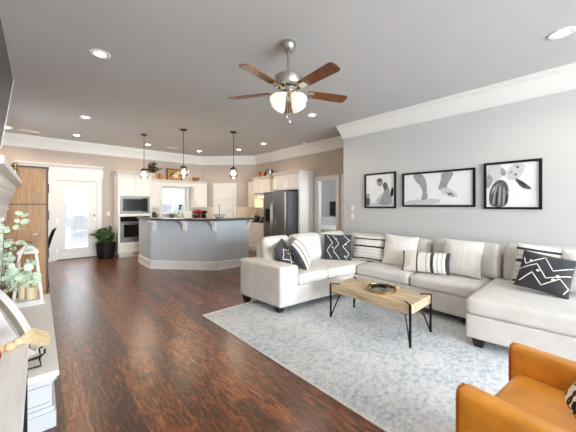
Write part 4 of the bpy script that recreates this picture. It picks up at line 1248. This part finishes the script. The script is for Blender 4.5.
def corbel(px, py, dx, dy):
    d = Vector((dx, dy, 0)).normalized(); s = Vector((-d.y, d.x, 0)); o = Vector((px, py, 0))
    pr = [(0, 1.07), (.20, 1.07), (.20, 1.045), (.17, 1.03), (.12, 1.0), (.075, .95), (.055, .90), (.05, .86), (.02, .845), (0, .84)]
    m = MB().prism([o + d * a + Vector((0, 0, z)) - s * .03 for a, z in pr], s * .06)
    m.box(-.04, .04, -.004, .01, .83, 1.07, m=Matrix.Translation(o) @ Matrix(((s.x, d.x, 0, 0), (s.y, d.y, 0, 0), (0, 0, 1, 0), (0, 0, 0, 1))))
    m.build('corbel', 'trim', isl)
nd = Vector((-1.12, -1.014)).normalized()
for q in (.06, .52, .96):
    corbel(1.836 + (2.85 - 1.836) * q, 6.565 + (5.445 - 6.565) * q, nd.x, nd.y)
corbel(3.60, 5.445, 0, -1)
# lower worktop side of the island, facing the cooks
m = MB().prism([(p.x, p.y, .10) for p in o_in] + [], (0, 0, .001)) if False else None
i2, i3 = off(IB, -.161), off(IB, -.70)
m = MB().prism([(p.x, p.y, .0) for p in [Vector((i2[0].x, i2[0].y)), i2[1], i2[2], i2[3], i3[3], i3[2], i3[1], i3[0]]], (0, 0, .875))
m.build('cupboards', 'cab', isl)
m = MB().prism([(p.x, p.y, .875) for p in [i2[0], i2[1], i2[2], i2[3], i3[3], i3[2], i3[1], i3[0]]], (0, 0, .037))
m.build('worktop', 'granite', isl)

# wire basket on the bar
wb = thing('wire_basket', 'dark wire fruit basket with tall handle on the bar top', 'basket', (2.93, 5.50, 1.108))
c = (2.93, 5.50, 1.108)
m = MB()
for r, z in ((.05, .004), (.09, .03), (.12, .075)): m.tube([(c[0] + r * math.cos(2 * PI * k / 24), c[1] + r * math.sin(2 * PI * k / 24), c[2] + z) for k in range(24)], .004, 5, closed=True)
for k in range(12):
    a = 2 * PI * k / 12
    m.tube([(c[0] + r * math.cos(a), c[1] + r * math.sin(a), c[2] + z) for r, z in ((.0, .004), (.05, .004), (.09, .03), (.12, .075))], .003, 5)
m.build('bowl', 'black', wb, smooth=True)
m = MB().tube([(c[0], c[1], c[2]), (c[0], c[1], c[2] + .25)], .005, 6); m.tube([(c[0] + .022 * math.cos(2 * PI * k / 14), c[1], c[2] + .27 + .022 * math.sin(2 * PI * k / 14)) for k in range(14)], .004, 5, closed=True)
m.build('handle', 'black', wb, smooth=True)

# things on the worktop under the window
Z0 = .912
def can(x, y, r, h, label, mat, lid, nm='canister'):
    t = thing(nm, label, 'canister', (x, y, Z0), group='canisters on the worktop')
    MB().lathe([(0, 0), (r, 0), (r, h - .02), (r * .95, h - .01), (0, h - .01)], (0, 0, 0), 20).build('body', mat, t, world=False, smooth=True)
    MB().lathe([(0, h - .01), (r * .98, h - .01), (r * .98, h + .01), (r * .3, h + .018), (r * .25, h + .04), (0, h + .042)], (0, 0, 0), 20).build('lid', lid, t, world=False, smooth=True)
can(2.53, 8.70, .06, .25, 'dark canister on the worktop beside the oven cupboard', 'leaf_dark', 'black')
can(2.70, 8.72, .055, .20, 'pale canister second from the oven cupboard', 'trim', 'trim')
can(3.05, 8.72, .06, .22, 'dark green jar left of the plant bottle on the window worktop', 'leaf_dark', 'gold')
bt = thing('bottle_vase', 'green glass bottle with a leafy sprig in front of the kitchen window', 'vase', (3.27, 8.70, Z0))
MB().lathe([(0, 0), (.06, 0), (.068, .04), (.066, .20), (.03, .28), (.022, .33), (.027, .345), (.018, .345), (0, .33)], (0, 0, 0), 20).build('bottle', 'leaf_euc', bt, world=False, smooth=True)
m = MB(); rr = random.Random(9)
for k in range(16): leaf(m, Vector((rr.uniform(-.02, .02), rr.uniform(-.02, .02), .34 + .008 * k)), Vector((rr.uniform(-1, 1), rr.uniform(-1, 1), rr.uniform(-.1, .9))), rr.uniform(.018, .03), rr, 1.5)
m.build('sprig', 'leaf', bt, world=False)
to = thing('toaster', 'white toaster on the worktop right of the green bottle', 'toaster', (3.51, 8.70, Z0))
MB().soft(-.14, .14, -.085, .085, .012, .30, .05).build('body', 'trim', to, world=False)
MB().box(-.10, .10, -.045, -.02, .295, .3015).box(-.10, .10, .02, .045, .295, .3015).build('slots', 'black', to, world=False)
MB().box(.14, .165, -.02, .02, .16, .18).build('lever', 'black', to, world=False)
MB().box(-.12, .12, -.07, .07, 0, .014).build('foot', 'black', to, world=False)
rk = thing('stand_mixer', 'crimson stand mixer on the worktop left of the pantry corner', 'mixer', (3.87, 8.70, Z0))
MB().soft(-.15, .12, -.09, .09, 0, .05, .02).build('foot', 'red_gloss', rk, world=False)
MB().soft(.03, .12, -.06, .06, .04, .24, .035).build('column', 'red_gloss', rk, world=False)
MB().soft(-.16, .13, -.065, .065, .21, .325, .05, (.0, .01, .01)).build('head', 'red_gloss', rk, world=False)
MB().lathe([(0, .05), (.05, .05), (.085, .09), (.095, .18), (.092, .18), (.08, .095), (0, .06)], (-.075, 0, 0), 22).build('bowl', 'steel', rk, world=False, smooth=True)
cm = thing('coffee_machine', 'black coffee machine on the worktop right of the crimson mixer', 'coffee machine', (4.085, 8.72, Z0))
MB().soft(-.07, .07, -.1, .1, 0, .04, .015).soft(-.07, .07, .02, .1, .03, .26, .02).soft(-.07, .07, -.1, .1, .22, .30, .025).build('body', 'black', cm, world=False)
MB().lathe([(0, 0), (.045, 0), (.055, .05), (.04, .1), (.045, .11), (0, .11)], (0, -.045, .042), 18).build('jug', 'black_gloss', cm, world=False, smooth=True)

# ornaments above the cupboards
TZ2 = 2.165
gp = thing('greenery_vase', 'bushy dusty green branches in a wooden pot above the oven cupboard', 'plant', (2.53, 8.86, TZ2))
MB().lathe([(0, 0), (.055, 0), (.075, .05), (.07, .13), (.05, .16), (0, .155)], (0, 0, 0), 20).build('pot', 'jute', gp, world=False, smooth=True)
sm, lm = MB(), MB(); rr = random.Random(21)
for k in range(26):
    a = rr.uniform(0, 2 * PI); q = rr.uniform(.1, 1)
    e = Vector((.25 * q * math.cos(a), .13 * q * math.sin(a) - .03, .18 + .34 * rr.uniform(.35, 1) * (1.1 - .4 * q)))
    P = [Vector((0, 0, .14)).lerp(e, i / 6) + Vector((0, 0, .04 * math.sin(PI * i / 6))) for i in range(7)]
    sm.tube(P, .003, 5)
    for i in range(2, 7):
        for sg in (0, 1): leaf(lm, P[i], Vector((rr.uniform(-1, 1), rr.uniform(-1, .3), rr.uniform(-.3, .8))), rr.uniform(.014, .025), rr, 1.3)
sm.build('stems', 'stem', gp, world=False); lm.build('leaves', 'leaf_dark', gp, world=False)
cb = MB().soft(-.085, .085, -.012, .012, 0, .24, .011)
cb.bm.transform(Matrix.Translation((2.665, 8.96, TZ2)))
tag(cb.build('cutting_board', 'table_wood'), 'pale round-cornered wooden board above the cupboards beside the greenery', 'board')
jv = thing('wooden_jug', 'brown wooden jug above the cupboards left of the animal picture', 'jug', (2.75, 8.86, TZ2))
MB().lathe([(0, 0), (.045, 0), (.062, .05), (.058, .11), (.035, .16), (.042, .19), (.036, .19), (0, .16)], (0, 0, 0), 20).build('body', 'oak', jv, world=False, smooth=True)
MB().tube([(.05, 0, .06), (.09, 0, .08), (.095, 0, .13), (.045, 0, .165)], .007, 8).build('handle', 'oak', jv, world=False, smooth=True)
ap = thing('animal_picture', 'framed brown and cream animal picture standing above the kitchen window', 'picture', (3.19, 8.90, TZ2))
T = Matrix.Rotation(math.radians(-8), 4, 'X')
m = MB()
for (a, b, c, d) in ((-.235, .235, 0, .03), (-.235, .235, .355, .385), (-.235, -.205, .03, .355), (.205, .235, .03, .355)): m.box(a, b, -.012, .012, c, d, m=T)
m.build('frame', 'oak_dark', ap, world=False)
m = MB().box(-.205, .205, -.004, .008, .03, .355, m=T)
def ap_poly(pts, mi, k): m.poly([T @ Vector((x, -.0045 - .0005 * k, z)) for x, z in pts], mi)
ap_poly([(a * .8 - .02, .06 + (b * .9)) for a, b in [(-.18, 0), (.12, 0), (.2, .08), (.18, .2), (.05, .3), (-.1, .29), (-.2, .18)]], 1, 0)
ap_poly(ell(.03, .17, .09, .075), 2, 1); ap_poly(ell(.03, .125, .05, .04), 2, 2); ap_poly(ell(0, .2, .013, .013, 8), 3, 3); ap_poly(ell(.065, .2, .013, .013, 8), 3, 4)
ap_poly([(.015, .135), (.045, .135), (.03, .115)], 3, 5)
for k in range(5): ap_poly([(-.17 + k * .03, .08 + .03 * k), (-.155 + k * .03, .08 + .03 * k), (-.10 + k * .03, .24 + .01 * k), (-.115 + k * .03, .24 + .01 * k)], 3, 6 + k)
m.build('print', ['art_a', 'art_a', 'art_b', 'g4'], ap, world=False)
wb2 = thing('footed_bowl', 'brown footed wooden bowl above the right wall cupboard', 'bowl', (3.86, 8.84, TZ2))
MB().lathe([(0, 0), (.07, 0), (.06, .02), (.05, .03), (.10, .06), (.132, .12), (.135, .14), (.125, .14), (.095, .07), (0, .05)], (0, 0, 0), 26).build('bowl', 'oak', wb2, world=False, smooth=True)

# ---- the right-hand kitchen wall (things face -X)
RZ = -PI / 2
fr = thing('refrigerator', 'stainless side-by-side refrigerator with dark grey sides', 'refrigerator', (4.53, 6.04, 0), RZ)
MB().box(0, .89, .075, .78, .03, 1.745).build('body', 'steel_dark', fr, world=False)
MB().box(.02, .87, .10, .7, 0, .03).build('base_grille', 'black', fr, world=False)
f1 = MB().box(.003, .40, 0, .07, .07, 1.74, bev=.008).build('door', 'steel', fr, world=False)
f2 = MB().box(.408, .887, 0, .07, .07, 1.74, bev=.008).build('door', 'steel', fr, world=False)
MB().tube([(.375, -.0, .55), (.375, -.05, .57), (.375, -.05, 1.42), (.375, 0, 1.44)], .011, 8).build('handle', 'nickel', f1, world=False, smooth=True)
MB().tube([(.435, -.0, .55), (.435, -.05, .57), (.435, -.05, 1.42), (.435, 0, 1.44)], .011, 8).build('handle', 'nickel', f2, world=False, smooth=True)
MB().box(.09, .29, -.004, .0, .95, 1.30).build('dispenser', 'black_gloss', f1, world=False)
m = MB()
for k in range(2): m.box(.84 - .02, .86, .02, .06, 1.745, 1.757)
m.build('hinge_cover', 'black', fr, world=False)
MB().lathe([(0, 0), (.018, 0), (.018, .006), (0, .007)], n=16, m=Matrix.Translation((.8905, .45, 1.40)) @ Matrix.Rotation(PI / 2, 4, 'Y')).build('round_magnet', 'trim', fr, world=False)
t = thing('refrigerator_surround', 'white cupboard over the refrigerator with full-height end panel', 'cupboard', (4.93, 6.07, 0), RZ)
u = Unit(t)
MB().box(0, 1.03, 0, .518, 1.80, 2.22).build('body', 'cab', t, world=False)
MB().box(.97, 1.03, .0, .518, 0, 1.80).build('end_panel', 'cab', t, world=False)
MB().box(0, .015, .0, .518, .92, 1.80).build('end_panel', 'cab', t, world=False)
u.front('door', .02, .505, 1.82, 2.18, 'v', 1); u.front('door', .515, 1.01, 1.82, 2.18, 'v', -1)
u.crown(0, 1.03, .518, 2.285)
t = thing('base_cupboard', 'white base cupboard with drawers left of the refrigerator', 'cupboard', (4.83, 7.60, 0), RZ)
u = Unit(t)
MB().box(0, 1.52, 0, .61, .10, .875).box(0, 1.52, .06, .61, 0, .10).build('body', 'cab', t, world=False)
for a, b in ((.02, .42), (.43, .97), (.98, 1.50)):
    for z0, z1 in ((.70, .86), (.42, .685), (.12, .405)): u.front('drawer', a, b, z0, z1, 'h')
tag(MB().box(4.81, XK, 6.08, 7.63, .875, .912).build('range_worktop', 'granite'), 'dark stone worktop left of the refrigerator', 'worktop')
struct('trim_5', MB().box(XK - .012, XK, 6.08, 7.6, .912, 1.75), 'tile')
t = thing('hood_cupboard', 'tall white cupboard above the range with copper pots on top', 'cupboard', (5.07, 7.28, 1.76), RZ)
u = Unit(t)
u.body('body', 0, .88, 0, .38, 0, .48)
u.front('door', .015, .435, .02, .40, 'v', 1); u.front('door', .445, .865, .02, .40, 'v', -1)
u.crown(0, .88, .38, .50)
t = thing('hanging_cupboard', 'slim white wall cupboard left of the range hood', 'cupboard', (5.14, 7.66, 1.32), RZ, group='white wall cupboards')
u = Unit(t); u.body('body', 0, .36, 0, .31, 0, .84); u.front('door', .012, .348, .02, .82, 'v', 1)
t = thing('hanging_cupboard', 'white wall cupboard squeezed between the range hood and refrigerator', 'cupboard', (5.14, 6.395, 1.32), RZ, group='white wall cupboards')
u = Unit(t); u.body('body', 0, .31, 0, .31, 0, .84); u.front('door', .012, .30, .02, .82, 'v', 1)
t = thing('range_hood', 'white slim range hood with a lit underside above the cooktop', 'range hood', (4.98, 7.29, 1.66), RZ)
MB().box(0, .89, 0, .47, .0, .07, bev=.006).build('body', 'cab', t, world=False)
MB().box(.25, .65, .1, .3, -.004, 0.0).build('lamp_lens', 'down_lens', t, world=False)
point('hood_lamp', t, (.45, .2, -.05), 1.8, (1, .80, .52), .08)
t = thing('spice_shelf', 'cream shelf with spice jars under the range hood', 'shelf', (5.30, 7.28, 1.28), RZ)
MB().box(0, .87, 0, .137, .0, .025).box(0, .87, .12, .137, .025, .10).build('board', 'cab', t, world=False)
# cooking things on the range worktop
ck = thing('cooktop', 'black glass cooktop under the range hood', 'cooktop', (4.90, 7.22, .912), RZ)
MB().box(0, .76, 0, .45, 0, .012).build('glass', 'black_gloss', ck, world=False)
m = MB()
for (x, y) in ((.19, .12), (.57, .12), (.19, .33), (.57, .33)):
    m.tube([(x + .08 * math.cos(2 * PI * k / 16), y + .08 * math.sin(2 * PI * k / 16), .022) for k in range(16)], .006, 5, closed=True)
    m.box(x - .08, x + .08, y - .005, y + .005, .012, .024).box(x - .005, x + .005, y - .08, y + .08, .012, .024)
m.build('burner_grate', 'black', ck, world=False)
kt = thing('kettle', 'black kettle standing on the cooktop', 'kettle', (5.02, 7.03, .937))
MB().lathe([(0, 0), (.08, 0), (.095, .03), (.085, .10), (.05, .14), (.015, .15), (.015, .17), (0, .172)], (0, 0, 0), 22).build('body', 'black', kt, world=False, smooth=True)
MB().tube([(-.075, 0, .10), (-.06, 0, .2), (0, 0, .235), (.06, 0, .2), (.075, 0, .10)], .008, 8).build('handle', 'black', kt, world=False, smooth=True)
MB().tube([(0, -.08, .06), (0, -.13, .10), (0, -.15, .135)], [.018, .012, .009], 8).build('spout', 'black', kt, world=False, smooth=True)
sp = thing('saucepan', 'black saucepan on the left of the cooktop', 'saucepan', (5.04, 6.65, .937))
MB().lathe([(0, 0), (.09, 0), (.1, .01), (.1, .10), (.096, .10), (.094, .012), (0, .01)], (0, 0, 0), 24).build('pan', 'black', sp, world=False, smooth=True)
MB().tube([(-.1, 0, .085), (-.25, -.03, .10)], .009, 8).build('handle', 'black', sp, world=False, smooth=True)
uc = thing('utensil_crock', 'cream crock of wooden spoons beside the cooktop', 'crock', (5.15, 7.36, .912))
MB().lathe([(0, 0), (.06, 0), (.07, .08), (.066, .16), (.06, .16), (.06, .02), (0, .015)], (0, 0, 0), 20).build('crock', 'tile', uc, world=False, smooth=True)
m = MB()
for a, bx, by in ((0, .03, .02), (1, -.035, .01), (2, .0, -.035), (3, .05, -.03)):
    m.tube([(bx * .3, by * .3, .02), (bx * 1.6, by * 1.6, .30)], .006, 6).ball((bx * 1.65, by * 1.65, .32), .022, 0, 8, (1, .5, 1.4))
m.build('spoons', 'jute', uc, world=False, smooth=True)
br = thing('bread_box', 'wooden bread box on the worktop beside the refrigerator', 'bread box', (5.22, 6.32, .912))
MB().soft(-.12, .12, -.16, .16, 0, .19, .05).build('box', 'oak', br, world=False)
MB().ball((-.13, 0, .10), .014).build('knob', 'black', br, world=False)
# pots on the hood cupboard
def pot(x, y, r, h, mat, label):
    t = thing('cooking_pot', label, 'pot', (x, y, 2.26), group='pots on the hood cupboard')
    MB().lathe([(0, 0), (r * .96, 0), (r, .012), (r, h), (r + .006, h + .003), (r - .004, h + .004), (r - .005, .012), (0, .01)], (0, 0, 0), 26).build('pan', mat, t, world=False, smooth=True)
    for s in (-1, 1): MB().tube([(-.03, s * r, h * .7), (-.025, s * (r + .035), h * .72), (.025, s * (r + .035), h * .72), (.03, s * r, h * .7)], .006, 6).build('handle', mat, t, world=False, smooth=True)
pot(5.24, 7.02, .13, .17, 'copper', 'copper pot on top of the hood cupboard, left one')
pot(5.24, 6.68, .125, .21, 'steel', 'taller steel pot on top of the hood cupboard, right one')

# ------------------------------------------------------------------ bedroom beyond the doorway
ds = thing('dresser', 'white dresser under the bedroom television', 'dresser', (8.28, 6.15, 0), RZ)
u = Unit(ds)
ds.location = (8.20, 7.1, 0); W[ds] = Matrix.Translation((8.20, 7.1, 0)) @ Matrix.Rotation(RZ, 4, 'Z')
MB().box(0, 1.5, 0, .39, .06, .90).box(-.02, 1.52, -.02, .39, .90, .93).box(.03, 1.47, .03, .36, 0, .06).build('body', 'dresser', ds, world=False)
for k in range(3):
    for z0 in (.08, .35, .62): u.front('drawer', .02 + k * .49, .02 + k * .49 + .475, z0, z0 + .26, 'h', mat='dresser')
bt = thing('bedroom_television', 'black television standing on the white bedroom dresser', 'television', (8.36, 6.42, .93), RZ)
MB().box(-.47, .47, -.01, .03, .05, .60, bev=.004).build('screen', 'black_gloss', bt, world=False)
MB().box(-.2, .2, -.08, .12, 0, .012).box(-.03, .03, 0, .03, .012, .06).build('stand', 'black', bt, world=False)
bd = thing('bed', 'bed with pale bedding seen through the bedroom doorway', 'bed', (6.9, 5.4, 0))
MB().box(6.25, 7.5, 4.6, 6.6, .12, .36).build('base', 'dresser', bd)
MB().soft(6.24, 7.51, 4.58, 6.62, .36, .70, .08, (0, 0, .02)).build('mattress', 'bedding', bd)
for (x, y) in ((6.3, 4.66), (7.45, 4.66), (6.3, 6.54), (7.45, 6.54)): MB().box(x - .03, x + .03, y - .03, y + .03, 0, .12).build('leg', 'dark_leg', bd)
l = bpy.data.lights.new('bedroom_area_light', 'AREA'); l.size = 1.2; l.energy = 40; l.color = DAY  # area light inside the bedroom; no window is modelled behind it
o = bpy.data.objects.new('bedroom_area_light', l); o.location = (7.2, 3.5, 1.7); o.rotation_euler = (PI / 2, 0, 0); COL.objects.link(o)
